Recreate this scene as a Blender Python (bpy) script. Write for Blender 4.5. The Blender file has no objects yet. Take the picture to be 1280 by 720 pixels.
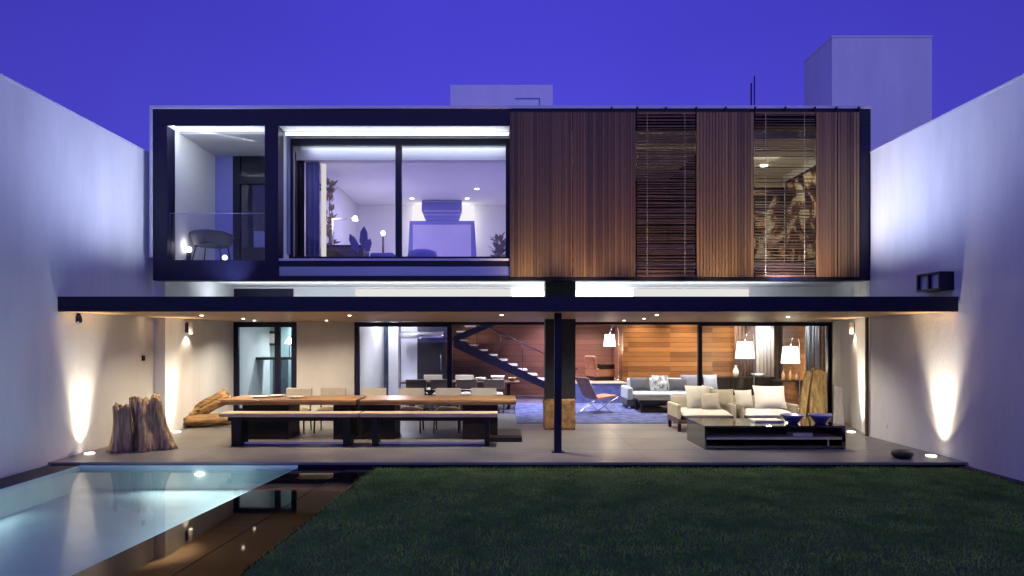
import bpy, math, random
from mathutils import Vector, Matrix, noise
random.seed(7)
R = math.radians
S = bpy.context.scene
COL = S.collection

# ------------------------------------------------------------------ camera
F, VX, VY, CH = 794.0, 627.0, 424.0, 1.9          # focal in px of a 1280 wide frame, vanishing point, eye height
cam = bpy.data.cameras.new('camera'); camo = bpy.data.objects.new('camera', cam); COL.objects.link(camo)
camo.location = (0, 0, CH); camo.rotation_euler = (R(90), 0, 0)
cam.sensor_width = 36; cam.lens = F/1280*36
cam.shift_x = (640-VX)/1280; cam.shift_y = (VY-360)/1280
cam.clip_start = 0.05; cam.clip_end = 2000
S.camera = camo
# ------------------------------------------------------------------ dusk sky
W = bpy.data.worlds.new('World'); S.world = W; W.use_nodes = True
nt = W.node_tree; nt.nodes.clear()
wo = nt.nodes.new('ShaderNodeOutputWorld'); bg = nt.nodes.new('ShaderNodeBackground')
tc = nt.nodes.new('ShaderNodeTexCoord'); sp = nt.nodes.new('ShaderNodeSeparateXYZ')
rp = nt.nodes.new('ShaderNodeValToRGB')
nt.links.new(tc.outputs['Generated'], sp.inputs[0]); nt.links.new(sp.outputs[2], rp.inputs[0])
rp.color_ramp.elements[0].position = 0.0; rp.color_ramp.elements[0].color = (.088, .078, .66, 1)
rp.color_ramp.elements[1].position = 0.85; rp.color_ramp.elements[1].color = (.036, .026, .40, 1)
e = rp.color_ramp.elements.new(.25); e.color = (.075, .063, .62, 1)
e = rp.color_ramp.elements.new(.42); e.color = (.056, .046, .53, 1)
ns = nt.nodes.new('ShaderNodeTexNoise'); ns.inputs['Scale'].default_value = 1.6; ns.inputs['Detail'].default_value = 3
nt.links.new(tc.outputs['Generated'], ns.inputs['Vector'])
mr = nt.nodes.new('ShaderNodeMapRange'); mr.inputs[3].default_value = .78; mr.inputs[4].default_value = 1.2
nt.links.new(ns.outputs[0], mr.inputs[0])
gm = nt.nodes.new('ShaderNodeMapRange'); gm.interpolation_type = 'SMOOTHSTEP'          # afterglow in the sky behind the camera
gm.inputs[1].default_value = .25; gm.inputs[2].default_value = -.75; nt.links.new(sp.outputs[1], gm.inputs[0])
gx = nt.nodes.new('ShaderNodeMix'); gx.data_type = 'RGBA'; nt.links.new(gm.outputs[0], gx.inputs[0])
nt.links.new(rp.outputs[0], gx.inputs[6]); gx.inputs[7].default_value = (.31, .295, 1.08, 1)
x2 = nt.nodes.new('ShaderNodeMath'); x2.operation = 'MULTIPLY'; nt.links.new(sp.outputs[0], x2.inputs[0]); nt.links.new(sp.outputs[0], x2.inputs[1])
xr = nt.nodes.new('ShaderNodeMapRange'); xr.inputs[1].default_value = 0; xr.inputs[2].default_value = .4; xr.inputs[3].default_value = 1.08; xr.inputs[4].default_value = .80
nt.links.new(x2.outputs[0], xr.inputs[0])
xm = nt.nodes.new('ShaderNodeMath'); xm.operation = 'MULTIPLY'; nt.links.new(xr.outputs[0], xm.inputs[0]); nt.links.new(mr.outputs[0], xm.inputs[1])
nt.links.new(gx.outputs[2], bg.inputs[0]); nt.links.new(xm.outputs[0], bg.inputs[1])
nt.links.new(bg.outputs[0], wo.inputs[0])
S.view_settings.view_transform = 'Standard'; S.view_settings.look = 'None'
S.view_settings.exposure = 0; S.view_settings.gamma = 1
S.cycles.use_denoising = True
try: S.cycles.denoiser = 'OPENIMAGEDENOISE'
except Exception: pass
S.cycles.max_bounces = 8; S.cycles.diffuse_bounces = 4; S.cycles.glossy_bounces = 4
S.cycles.transparent_max_bounces = 16; S.cycles.caustics_reflective = False; S.cycles.caustics_refractive = False
S.cycles.sample_clamp_indirect = 6

K = 2.0
def X(px, Y): return (px-VX)/F*Y
def Z(py, Y): return CH+(VY-py)/F*Y

# ------------------------------------------------------------------ materials
M = {}
def mat(name, color, rough=.6, metal=0, ior=1.5, spec=.5, var=0, scale=3, stretch=(1, 1, 1), bump=0, bscale=60, color2=None, detail=5, coat=0):
    m = bpy.data.materials.new(name); m.use_nodes = True
    n = m.node_tree; b = n.nodes['Principled BSDF']
    b.inputs['Roughness'].default_value = rough; b.inputs['Metallic'].default_value = metal; b.inputs['IOR'].default_value = ior
    b.inputs['Specular IOR Level'].default_value = spec
    if coat: b.inputs['Coat Weight'].default_value = coat; b.inputs['Coat Roughness'].default_value = .05
    b.inputs['Base Color'].default_value = (*color, 1)
    t = n.nodes.new('ShaderNodeTexCoord'); mp = n.nodes.new('ShaderNodeMapping'); mp.inputs['Scale'].default_value = stretch
    n.links.new(t.outputs['Object'], mp.inputs[0])
    if var or color2:
        ns = n.nodes.new('ShaderNodeTexNoise'); ns.inputs['Scale'].default_value = scale; ns.inputs['Detail'].default_value = detail
        ns.inputs['Roughness'].default_value = .62
        n.links.new(mp.outputs[0], ns.inputs['Vector'])
        cr = n.nodes.new('ShaderNodeValToRGB')
        c2 = color2 or tuple(c*(1+var) for c in color); c1 = color if color2 else tuple(c*(1-var) for c in color)
        cr.color_ramp.elements[0].position = .32; cr.color_ramp.elements[0].color = (*c1, 1)
        cr.color_ramp.elements[1].position = .68; cr.color_ramp.elements[1].color = (*c2, 1)
        n.links.new(ns.outputs[0], cr.inputs[0]); n.links.new(cr.outputs[0], b.inputs['Base Color'])
    if bump:
        nb = n.nodes.new('ShaderNodeTexNoise'); nb.inputs['Scale'].default_value = bscale; nb.inputs['Detail'].default_value = 4
        n.links.new(mp.outputs[0], nb.inputs['Vector'])
        bp = n.nodes.new('ShaderNodeBump'); bp.inputs['Strength'].default_value = bump; bp.inputs['Distance'].default_value = .02
        n.links.new(nb.outputs[0], bp.inputs['Height']); n.links.new(bp.outputs[0], b.inputs['Normal'])
    M[name] = m; return m
def emit(name, color, strength):
    m = bpy.data.materials.new(name); m.use_nodes = True; n = m.node_tree; n.nodes.clear()
    o = n.nodes.new('ShaderNodeOutputMaterial'); e = n.nodes.new('ShaderNodeEmission')
    e.inputs[0].default_value = (*color, 1); e.inputs[1].default_value = strength
    n.links.new(e.outputs[0], o.inputs[0]); M[name] = m; return m
def glassy(name, tint, ior=1.5, rough=0.0, bump=0, bscale=3):
    m = bpy.data.materials.new(name); m.use_nodes = True; n = m.node_tree; n.nodes.clear()
    o = n.nodes.new('ShaderNodeOutputMaterial'); mx = n.nodes.new('ShaderNodeMixShader')
    tr = n.nodes.new('ShaderNodeBsdfTransparent'); tr.inputs[0].default_value = (*tint, 1)
    gl = n.nodes.new('ShaderNodeBsdfGlossy'); gl.inputs['Roughness'].default_value = rough
    fr = n.nodes.new('ShaderNodeFresnel'); fr.inputs[0].default_value = ior
    if bump:
        t = n.nodes.new('ShaderNodeTexCoord'); nb = n.nodes.new('ShaderNodeTexNoise'); nb.inputs['Scale'].default_value = bscale
        n.links.new(t.outputs['Object'], nb.inputs['Vector'])
        bp = n.nodes.new('ShaderNodeBump'); bp.inputs['Strength'].default_value = bump; bp.inputs['Distance'].default_value = .01
        n.links.new(nb.outputs[0], bp.inputs['Height'])
        n.links.new(bp.outputs[0], gl.inputs['Normal']); n.links.new(bp.outputs[0], fr.inputs['Normal'])
    n.links.new(fr.outputs[0], mx.inputs[0]); n.links.new(tr.outputs[0], mx.inputs[1]); n.links.new(gl.outputs[0], mx.inputs[2])
    n.links.new(mx.outputs[0], o.inputs[0]); M[name] = m; return m
def strips(name, c1, c2, axis, width, rough=.5, gscale=14, gap=.06, board=None):
    """wood laid in strips across one axis: a tone per strip, grain along it, dark joints"""
    m = bpy.data.materials.new(name); m.use_nodes = True; n = m.node_tree; b = n.nodes['Principled BSDF']
    b.inputs['Roughness'].default_value = rough
    t = n.nodes.new('ShaderNodeTexCoord'); s = n.nodes.new('ShaderNodeSeparateXYZ'); n.links.new(t.outputs['Object'], s.inputs[0])
    d = n.nodes.new('ShaderNodeMath'); d.operation = 'DIVIDE'; d.inputs[1].default_value = width; n.links.new(s.outputs[axis], d.inputs[0])
    fl = n.nodes.new('ShaderNodeMath'); fl.operation = 'FLOOR'; n.links.new(d.outputs[0], fl.inputs[0])
    fc = n.nodes.new('ShaderNodeMath'); fc.operation = 'FRACT'; n.links.new(d.outputs[0], fc.inputs[0])
    cmb = n.nodes.new('ShaderNodeCombineXYZ'); n.links.new(fl.outputs[0], cmb.inputs[0])
    if board:                                                   # butt joints along the strip
        ax2, ln = board
        d2 = n.nodes.new('ShaderNodeMath'); d2.operation = 'DIVIDE'; d2.inputs[1].default_value = ln; n.links.new(s.outputs[ax2], d2.inputs[0])
        f2 = n.nodes.new('ShaderNodeMath'); f2.operation = 'FLOOR'; n.links.new(d2.outputs[0], f2.inputs[0]); n.links.new(f2.outputs[0], cmb.inputs[1])
    wn = n.nodes.new('ShaderNodeTexWhiteNoise'); wn.noise_dimensions = '3D'; n.links.new(cmb.outputs[0], wn.inputs['Vector'])
    mp = n.nodes.new('ShaderNodeMapping'); sc = [.6, .6, .6]; sc[axis] = 8; mp.inputs['Scale'].default_value = sc
    n.links.new(t.outputs['Object'], mp.inputs[0])
    ns = n.nodes.new('ShaderNodeTexNoise'); ns.inputs['Scale'].default_value = gscale; ns.inputs['Detail'].default_value = 4; n.links.new(mp.outputs[0], ns.inputs['Vector'])
    ad = n.nodes.new('ShaderNodeMix'); ad.data_type = 'FLOAT'; ad.inputs[0].default_value = .45
    n.links.new(wn.outputs[0], ad.inputs[2]); n.links.new(ns.outputs[0], ad.inputs[3])
    cr = n.nodes.new('ShaderNodeValToRGB'); cr.color_ramp.elements[0].color = (*c1, 1); cr.color_ramp.elements[1].color = (*c2, 1)
    cr.color_ramp.elements[0].position = .15; cr.color_ramp.elements[1].position = .85
    n.links.new(ad.outputs[0], cr.inputs[0])
    lt = n.nodes.new('ShaderNodeMath'); lt.operation = 'LESS_THAN'; lt.inputs[1].default_value = gap; n.links.new(fc.outputs[0], lt.inputs[0])
    mx = n.nodes.new('ShaderNodeMix'); mx.data_type = 'RGBA'; n.links.new(lt.outputs[0], mx.inputs[0])
    n.links.new(cr.outputs[0], mx.inputs[6]); mx.inputs[7].default_value = (c1[0]*.25, c1[1]*.25, c1[2]*.25, 1)
    n.links.new(mx.outputs[2], b.inputs['Base Color'])
    M[name] = m; return m

mat('plaster', (.70, .70, .70), .85, var=.09, scale=1.6, stretch=(1, 1, .22), bump=.2, bscale=45, detail=9)
mat('white', (.78, .78, .78), .7, var=.03, scale=2)
mat('beige_plaster', (.62, .57, .50), .85, var=.05, scale=2, bump=.1)
mat('steel', (.006, .006, .026), .42, spec=.28, var=.25, scale=4)
mat('grey_metal', (.34, .37, .44), .32, metal=.7, var=.1, scale=3, stretch=(.2, 1, 1))
mat('charcoal', (.030, .034, .034), .6, spec=.3, var=.2, scale=3)
mat('concrete', (.125, .125, .13), .34, color2=(.215, .21, .205), scale=.8, bump=.05, bscale=40, detail=8)
mat('stone_floor', (.09, .10, .17), .16, color2=(.19, .20, .29), scale=2.2)
mat('blue_carpet', (.05, .06, .20), .9, color2=(.11, .13, .34), scale=5, bump=.3, bscale=90)
mat('rug_blue', (.014, .018, .10), .95, color2=(.12, .145, .30), scale=4.2, bump=.3, bscale=120)
mat('gravel', (.012, .012, .016), .8, color2=(.06, .06, .07), scale=30, bump=.8, bscale=35)
mat('black_stone', (.005, .005, .006), .03, ior=1.42, var=.3, scale=3)
mat('honed_stone', (.004, .004, .004), .045, ior=1.34, var=.3, scale=3)
mat('pool_tile', (.56, .66, .66), .5, var=.08, scale=2)
mat('mirror_black', (.20, .20, .195), .07, metal=1)
mat('soil', (.03, .028, .02), .95, color2=(.05, .045, .03), scale=2)
mat('lawn', (.018, .055, .008), .95, color2=(.05, .11, .02), scale=5)
mat('blade', (.035, .15, .010), .8, spec=.1, color2=(.33, .52, .09), scale=1.7, detail=9)
strips('screen_wood', (.050, .026, .011), (.20, .118, .050), 0, .061, .55, gscale=6, gap=.14)
strips('screen_wood_red', (.055, .027, .013), (.185, .098, .044), 0, .061, .55, gscale=6, gap=.14)
mat('blind_wood', (.10, .055, .030), .5, color2=(.21, .125, .07), scale=6, stretch=(.3, 1, 4))
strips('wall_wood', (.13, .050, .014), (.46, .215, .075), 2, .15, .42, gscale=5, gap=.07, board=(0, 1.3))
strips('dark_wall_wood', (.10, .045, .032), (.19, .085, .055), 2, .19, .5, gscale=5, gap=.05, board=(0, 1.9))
strips('side_wall_wood', (.13, .050, .014), (.46, .215, .075), 2, .15, .42, gscale=5, gap=.07, board=(1, 1.3))
strips('ceiling_wood', (.27, .165, .080), (.41, .26, .135), 1, .14, .5, gscale=5, gap=.04)
mat('table_wood', (.26, .125, .045), .3, color2=(.50, .29, .12), scale=5, stretch=(.35, 5, 5), bump=.06)
mat('bench_wood', (.42, .32, .21), .4, color2=(.64, .52, .38), scale=5, stretch=(.35, 5, 5), bump=.06)
mat('black_wood', (.008, .006, .005), .5, spec=.25, color2=(.016, .012, .009), scale=5, stretch=(4, 4, .5))
mat('walnut', (.07, .035, .018), .35, color2=(.12, .06, .03), scale=5, stretch=(.5, 4, 4))
mat('driftwood', (.10, .06, .03), .85, color2=(.60, .43, .25), scale=4, stretch=(6, 6, .5), bump=.9, bscale=9, detail=8)
mat('log_wood', (.06, .032, .014), .85, color2=(.46, .27, .11), scale=4, stretch=(.5, 6, 6), bump=.9, bscale=9, detail=8)
mat('slab_wood', (.14, .085, .025), .7, color2=(.78, .56, .22), scale=3, stretch=(5, 5, .35), bump=.5, bscale=9, detail=8)
mat('grey_plank', (.30, .28, .28), .8, color2=(.46, .44, .43), scale=3, stretch=(5, 5, .5), bump=.4, bscale=10)
mat('stump_bark', (.13, .065, .022), .85, color2=(.42, .24, .085), scale=11, stretch=(1, 1, .6), bump=1.0, bscale=16, detail=8)
mat('cream', (.60, .56, .47), .9, var=.06, scale=5, bump=.25, bscale=150)
mat('ivory', (.80, .77, .68), .9, var=.04, scale=5, bump=.25, bscale=150)
mat('tan', (.42, .37, .28), .9, var=.08, scale=6, bump=.3, bscale=150)
mat('olive', (.36, .33, .22), .9, var=.08, scale=6, bump=.3, bscale=150)
mat('pale_grey', (.46, .50, .52), .9, var=.08, scale=5, bump=.3, bscale=120)
mat('dark_fabric', (.07, .075, .085), .9, var=.15, scale=6, bump=.3, bscale=120)
mat('mid_fabric', (.20, .20, .24), .9, var=.15, scale=6, bump=.3, bscale=120)
mat('patterned', (.10, .11, .13), .9, color2=(.62, .64, .64), scale=9, detail=1)
mat('leather', (.34, .15, .085), .45, var=.12, scale=6, bump=.15, bscale=80)
mat('chrome', (.7, .7, .72), .15, metal=1)
mat('blue_fabric', (.10, .11, .42), .8, var=.08, scale=4)
mat('lilac_panel', (.44, .42, .62), .5, var=.04, scale=2)
mat('blue_lacquer', (.13, .14, .46), .35, var=.05, scale=2)
mat('curtain_brown', (.17, .11, .10), .9, var=.12, scale=3, stretch=(8, 8, .2))
mat('curtain_white', (.82, .82, .84), .9, var=.03, scale=3, stretch=(8, 8, .2))
mat('curtain_grey', (.30, .32, .32), .9, var=.1, scale=3, stretch=(8, 8, .2))
mat('curtain_blue', (.22, .24, .46), .9, var=.08, scale=3, stretch=(8, 8, .2))
mat('curtain_dark', (.035, .026, .022), .9, var=.15, scale=3, stretch=(8, 8, .2))
mat('ceramic_white', (.80, .80, .80), .25)
mat('ceramic_blue', (.07, .075, .30), .3, var=.1)
mat('ceramic_brown', (.28, .17, .09), .4, var=.1)
mat('black_rubber', (.008, .008, .010), .5)
mat('leaf', (.10, .085, .03), .6, color2=(.30, .21, .08), scale=6)
emit('column_glow', (1.0, .92, .68), .95)
mat('purple_leaf', (.09, .09, .34), .5, color2=(.16, .15, .46), scale=5)
mat('teal_wall', (.42, .60, .62), .8, var=.04, scale=2)
mat('bright_wall', (.72, .72, .80), .8, var=.03, scale=2)
mat('slate_water', (.05, .075, .12), .2, color2=(.13, .17, .24), scale=4, stretch=(4, 4, .6), bump=.3)
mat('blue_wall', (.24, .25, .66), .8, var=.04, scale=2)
mat('dark_door', (.022, .018, .020), .4, var=.2, scale=3, stretch=(4, 4, .4))
mat('tower_plaster', (.82, .82, .84), .85, var=.07, scale=.9, stretch=(1.6, 1, .35), bump=.1)
mat('edge_metal', (.62, .62, .70), .4, var=.04)
glassy('glass', (.93, .95, .97), 1.5)
glassy('upper_glass', (.88, .88, .97), 1.5)
glassy('water', (.74, .88, .97), 1.5, .012, .03, 2.2)
emit('led_cool', (.86, .93, 1.0), 3.2)
emit('led_hot', (.93, .95, 1.0), 3.0)
emit('clere_glow', (1.0, .97, .94), .80)
emit('spot_warm', (1.0, .86, .64), 9.0)
emit('spot_cool', (.95, .95, 1.0), 9.0)
emit('shade_glow', (1.0, .88, .68), 4.5)
emit('lamp_white', (1.0, .93, .85), 7.0)
emit('pool_lamp', (.92, 1.0, .97), 14.0)
emit('backlight', (1.0, .95, .78), 1.3)

# painting: an abstract canvas of loose blotches
def painting_mat():
    m = bpy.data.materials.new('canvas_paint'); m.use_nodes = True; n = m.node_tree; b = n.nodes['Principled BSDF']
    t = n.nodes.new('ShaderNodeTexCoord'); ns = n.nodes.new('ShaderNodeTexNoise'); ns.inputs['Scale'].default_value = 1.7; ns.inputs['Detail'].default_value = 3
    ns.inputs['Distortion'].default_value = 1.6
    n.links.new(t.outputs['Object'], ns.inputs['Vector'])
    cr = n.nodes.new('ShaderNodeValToRGB'); cr.color_ramp.interpolation = 'CONSTANT'
    cr.color_ramp.elements[0].color = (.015, .012, .012, 1); cr.color_ramp.elements[1].color = (.55, .5, .36, 1); cr.color_ramp.elements[1].position = .55
    e = cr.color_ramp.elements.new(.47); e.color = (.10, .065, .035, 1)
    e = cr.color_ramp.elements.new(.52); e.color = (.36, .15, .05, 1)
    e = cr.color_ramp.elements.new(.66); e.color = (.75, .72, .62, 1)
    n.links.new(ns.outputs[0], cr.inputs[0]); n.links.new(cr.outputs[0], b.inputs['Base Color']); M['canvas_paint'] = m
painting_mat()

m2 = M['canvas_paint'].copy(); m2.name = 'mural_paint'; M['mural_paint'] = m2
for q in m2.node_tree.nodes:
    if q.type == 'TEX_NOISE': q.inputs['Scale'].default_value = 1.25; q.inputs['Distortion'].default_value = 2.2
# ------------------------------------------------------------------ mesh building
class MB:
    def __init__(s): s.v = []; s.f = []; s.sm = []
    def add(s, vs, fs, smooth=False):
        o = len(s.v); s.v += [tuple(p) for p in vs]; s.f += [tuple(i+o for i in f) for f in fs]; s.sm += [smooth]*len(fs); return s
    def box(s, x0, x1, y0, y1, z0, z1, rz=0, tilt=None):
        vs = [(x, y, z) for z in (z0, z1) for y in (y0, y1) for x in (x0, x1)]
        if tilt is not None:
            c = Vector(((x0+x1)/2, (y0+y1)/2, z0)); vs = [tuple(tilt @ (Vector(p)-c)+c) for p in vs]
        return s.add(vs, [(0, 2, 3, 1), (4, 5, 7, 6), (0, 1, 5, 4), (2, 6, 7, 3), (0, 4, 6, 2), (1, 3, 7, 5)])
    def prism(s, pts, z0, z1):
        n = len(pts); vs = [(x, y, z0) for x, y in pts]+[(x, y, z1) for x, y in pts]
        return s.add(vs, [tuple(range(n-1, -1, -1)), tuple(range(n, 2*n))]+[(i, (i+1) % n, n+(i+1) % n, n+i) for i in range(n)])
    def prism_y(s, pts, y0, y1):                    # outline in x,z pushed along y
        n = len(pts); vs = [(x, y0, z) for x, z in pts]+[(x, y1, z) for x, z in pts]
        return s.add(vs, [tuple(range(n)), tuple(range(2*n-1, n-1, -1))]+[(i, n+i, n+(i+1) % n, (i+1) % n) for i in range(n)])
    def prism_x(s, pts, x0, x1):                    # outline in y,z pushed along x
        n = len(pts); vs = [(x0, y, z) for y, z in pts]+[(x1, y, z) for y, z in pts]
        return s.add(vs, [tuple(range(n-1, -1, -1)), tuple(range(n, 2*n))]+[(i, (i+1) % n, n+(i+1) % n, n+i) for i in range(n)])
    def quad(s, a, b, c, d): return s.add([a, b, c, d], [(0, 1, 2, 3)])
    def tube(s, path, r, n=8):
        P = [Vector(p) for p in path]; rr = r if isinstance(r, (list, tuple)) else [r]*len(P)
        vs = []; up = Vector((0, 0, 1))
        for i, p in enumerate(P):
            d = (P[min(i+1, len(P)-1)]-P[max(i-1, 0)]).normalized()
            a = d.cross(up if abs(d.dot(up)) < .95 else Vector((1, 0, 0))).normalized(); b = a.cross(d)
            vs += [tuple(p+(a*math.cos(2*math.pi*k/n)+b*math.sin(2*math.pi*k/n))*rr[i]) for k in range(n)]
        fs = [(i*n+k, i*n+(k+1) % n, (i+1)*n+(k+1) % n, (i+1)*n+k) for i in range(len(P)-1) for k in range(n)]
        s.add(vs, fs, True)
        o = len(s.v)-len(vs)
        s.f += [tuple(o+k for k in range(n-1, -1, -1)), tuple(o+(len(P)-1)*n+k for k in range(n))]; s.sm += [False]*2
        return s
    def lathe(s, prof, c=(0, 0, 0), n=24, fn=None):
        vs = []
        for r, z in prof:
            for k in range(n):
                a = 2*math.pi*k/n; q = r*(fn(a, z) if fn else 1)
                vs.append((c[0]+q*math.cos(a), c[1]+q*math.sin(a), c[2]+z))
        fs = [(i*n+k, i*n+(k+1) % n, (i+1)*n+(k+1) % n, (i+1)*n+k) for i in range(len(prof)-1) for k in range(n)]
        s.add(vs, fs, True); o = len(s.v)-len(vs)
        s.f += [tuple(o+k for k in range(n-1, -1, -1)), tuple(o+(len(prof)-1)*n+k for k in range(n))]; s.sm += [False]*2
        return s
    def pillow(s, w, h, t, mtx, n=9, puff=2.4):
        """a stuffed cushion: w wide, h high, t thick, soft edges"""
        def side(sg):
            out = []
            for j in range(n):
                for i in range(n):
                    u = 2*i/(n-1)-1; v = 2*j/(n-1)-1
                    k = (1-abs(u)**puff)*(1-abs(v)**puff); pin = 1-.07*(1-abs(v)**2)*abs(u)**3
                    pin2 = 1-.07*(1-abs(u)**2)*abs(v)**3
                    out.append(tuple(mtx @ Vector((u*w/2*pin, sg*(t/2*max(k, 0)**.5), v*h/2*pin2))))
            return out
        a = side(-1); b = side(1)
        fa = [(j*n+i, j*n+i+1, (j+1)*n+i+1, (j+1)*n+i) for j in range(n-1) for i in range(n-1)]
        s.add(a, fa, True); s.add(b, [f[::-1] for f in fa], True); return s
    def obj(s, name, m, parent=None, bevel=0, world=True, weld=False):
        me = bpy.data.meshes.new(name)
        off = Vector((0, 0, 0))
        if parent is not None and world:
            p = parent
            while p is not None: off += p.location; p = p.parent
        me.from_pydata([(x-off.x, y-off.y, z-off.z) for x, y, z in s.v], [], s.f); me.update()
        for p, sm in zip(me.polygons, s.sm): p.use_smooth = sm
        me.materials.append(M[m])
        o = bpy.data.objects.new(name, me); COL.objects.link(o); o.parent = parent
        if bevel:
            b = o.modifiers.new('bevel', 'BEVEL'); b.width = bevel; b.segments = 2; b.limit_method = 'ANGLE'
        return o
def bx(name, m, parent, *a, bevel=0): return MB().box(*a).obj(name, m, parent, bevel)
def thing(name, label, cat, loc=(0, 0, 0), group=None, rz=0):
    o = bpy.data.objects.new(name, None); COL.objects.link(o); o.empty_display_size = .2
    o.location = loc; o.rotation_euler = (0, 0, rz); return tag(o, label, cat, group)
def tag(o, label, cat, group=None):
    o['label'] = label; o['category'] = cat
    if group: o['group'] = group
    return o
def struct(o, kind='structure'): o['kind'] = kind; return o
def copy_tree(o, parent=None):
    c = o.copy(); COL.objects.link(c)
    if parent is not None: c.parent = parent
    for ch in [q for q in list(o.children)]: copy_tree(ch, c)
    return c
def lamp(kind, loc, power, color=(1, 1, 1), aim=(0, 0, -1), size=.1, angle=80, blend=.6, sy=None, spread=None):
    l = bpy.data.lights.new('lamp_light', kind); l.energy = power*K; l.color = color
    if kind == 'SPOT': l.spot_size = R(angle); l.spot_blend = blend; l.shadow_soft_size = size
    elif kind == 'AREA':
        l.size = size
        if sy: l.shape = 'RECTANGLE'; l.size_y = sy
        if spread: l.spread = R(spread)
    else: l.shadow_soft_size = size
    o = bpy.data.objects.new('lamp_light', l); COL.objects.link(o); o.location = loc
    o.rotation_euler = Vector(aim).to_track_quat('-Z', 'Y').to_euler(); return o
WARM = (1.0, .80, .55); COOL = (.82, .90, 1.0); NEUT = (1.0, .92, .82); LILAC = (.80, .76, 1.0)

# ================================================================== SETTING
WL, WR = -7.0, 7.2                                   # faces of the two garden walls
def pe(Y): return -3.145+.104*(Y-9.8)                # pool rim
def ge(Y): return -1.925+.058*(Y-9.7)                # lawn edge
g = MB(); zg = -1.2
g.quad((-600, -600, zg), (600, -600, zg), (600, 600, zg), (-600, 600, zg))
struct(g.obj('ground', 'soil'))
struct(bx('lawn_soil', 'lawn', None, *(0, 0, 0, 0, 0, 0)) if False else MB().prism([(ge(-5), -5), (7.05, -5), (7.05, 9.72), (ge(9.72), 9.72)], -.5, -.075).obj('lawn', 'lawn'))
# grass: tens of thousands of blades, one mass
gb = MB(); rnd = random.Random(3)
def blade(x, y, h, w, a, ln):
    dx, dy = math.cos(a)*w, math.sin(a)*w; lx, ly = math.cos(ln)*h*.55, math.sin(ln)*h*.55
    o = len(gb.v)
    gb.v += [(x-dx, y-dy, -.077), (x+dx, y+dy, -.077), (x+lx, y+ly, -.077+h)]; gb.f.append((o, o+1, o+2)); gb.sm.append(False)
for i in range(95000):
    y = 3.6+6.17*(rnd.random()**.85); x = rnd.uniform(ge(y)-.03, 7.06)
    if abs(x) > y*.86+.6: continue
    n_ = noise.noise((x*1.4, y*1.4, 0))
    blade(x, y, rnd.uniform(.018, .042)*(1+.5*n_), rnd.uniform(.003, .0055), rnd.uniform(0, 6.28), rnd.uniform(0, 6.28))
struct(gb.obj('grass', 'blade'), 'stuff')
# terrace and floors
tf = MB(); tf.prism([(WL, 9.8), (WR, 9.8), (WR, 12.5), (8.4, 16.2), (-6.78, 16.2), (-6.78, 12.8), (WL, 12.8)], -.035, 0.0)
struct(tf.obj('terrace_floor', 'concrete'))
tb = MB(); tb.prism([(WL, 9.86), (WR, 9.86), (WR, 12.5), (8.4, 16.2), (-6.78, 16.2), (-6.78, 12.8), (WL, 12.8)], -1.1, -.037)
struct(tb.obj('terrace_base', 'steel'))
jt = MB()
for y in (10.92, 12.1, 13.3, 14.5): jt.box(-6.77, 7.19, y, y+.004, 0.001, .002)
for x in (-4.9, -2.5, -.1, 2.3, 4.7): jt.box(x, x+.004, 9.81, 16.1, 0.0025, .0035)
struct(jt.obj('terrace_joint', 'mid_fabric'))
struct(bx('interior_floor', 'stone_floor', None, -8.6, 8.8, 16.202, 22.5, -.05, 0.0))
# pool
pl = MB(); D = -.42
pl.quad((-6.5, -4, D), (pe(-4), -4, D), (pe(9.8), 9.8, D), (-6.5, 9.8, D))
pl.quad((-6.5, -4, D), (-6.5, 9.8, D), (-6.5, 9.8, -.045), (-6.5, -4, -.045))
pl.quad((-6.5, 9.8, D), (pe(9.8), 9.8, D), (pe(9.8), 9.8, -.045), (-6.5, 9.8, -.045))
pl.quad((pe(9.8), 9.8, D), (pe(-4), -4, D), (pe(-4), -4, -.085), (pe(9.8), 9.8, -.085))
pl.quad((-6.5, -4, D), (-6.5, -4, -.045), (pe(-4), -4, -.045), (pe(-4), -4, D))
struct(pl.obj('pool_basin', 'pool_tile'))
struct(MB().quad((-6.499, -3.99, -.08), (pe(-3.99), -3.99, -.08), (pe(9.79), 9.795, -.08), (-6.499, 9.795, -.08)).obj('pool_water', 'water'))
struct(MB().box(WL, -6.503, -5, 9.79, -.6, -.045).obj('pool_edge_strip', 'gravel'))
cop = MB()
def ce(Y): return -2.35+.09*(Y-9.8)
cop.prism([(pe(-4)+.005, -4), (ce(-4)-.012, -4), (ce(9.79)-.012, 9.79), (pe(9.79)+.005, 9.79)], -.6, -.082)
struct(cop.obj('overflow_paving', 'black_stone'))
cop = MB(); cop.prism([(ce(-4)+.012, -4), (ge(-4)-.02, -4), (ge(9.79)-.02, 9.79), (ce(9.79)+.012, 9.79)], -.6, -.076)
struct(cop.obj('lawn_edge_paving', 'honed_stone'))
cop = MB(); cop.prism([(ce(-4)-.011, -4), (ce(-4)+.011, -4), (ce(9.79)+.011, 9.79), (ce(9.79)-.011, 9.79)], -.6, -.12)
struct(cop.obj('drain_channel', 'black_rubber'))
struct(MB().box(7.055, WR-.002, -5, 9.79, -.5, -.06).obj('drain_strip', 'gravel'))

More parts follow.
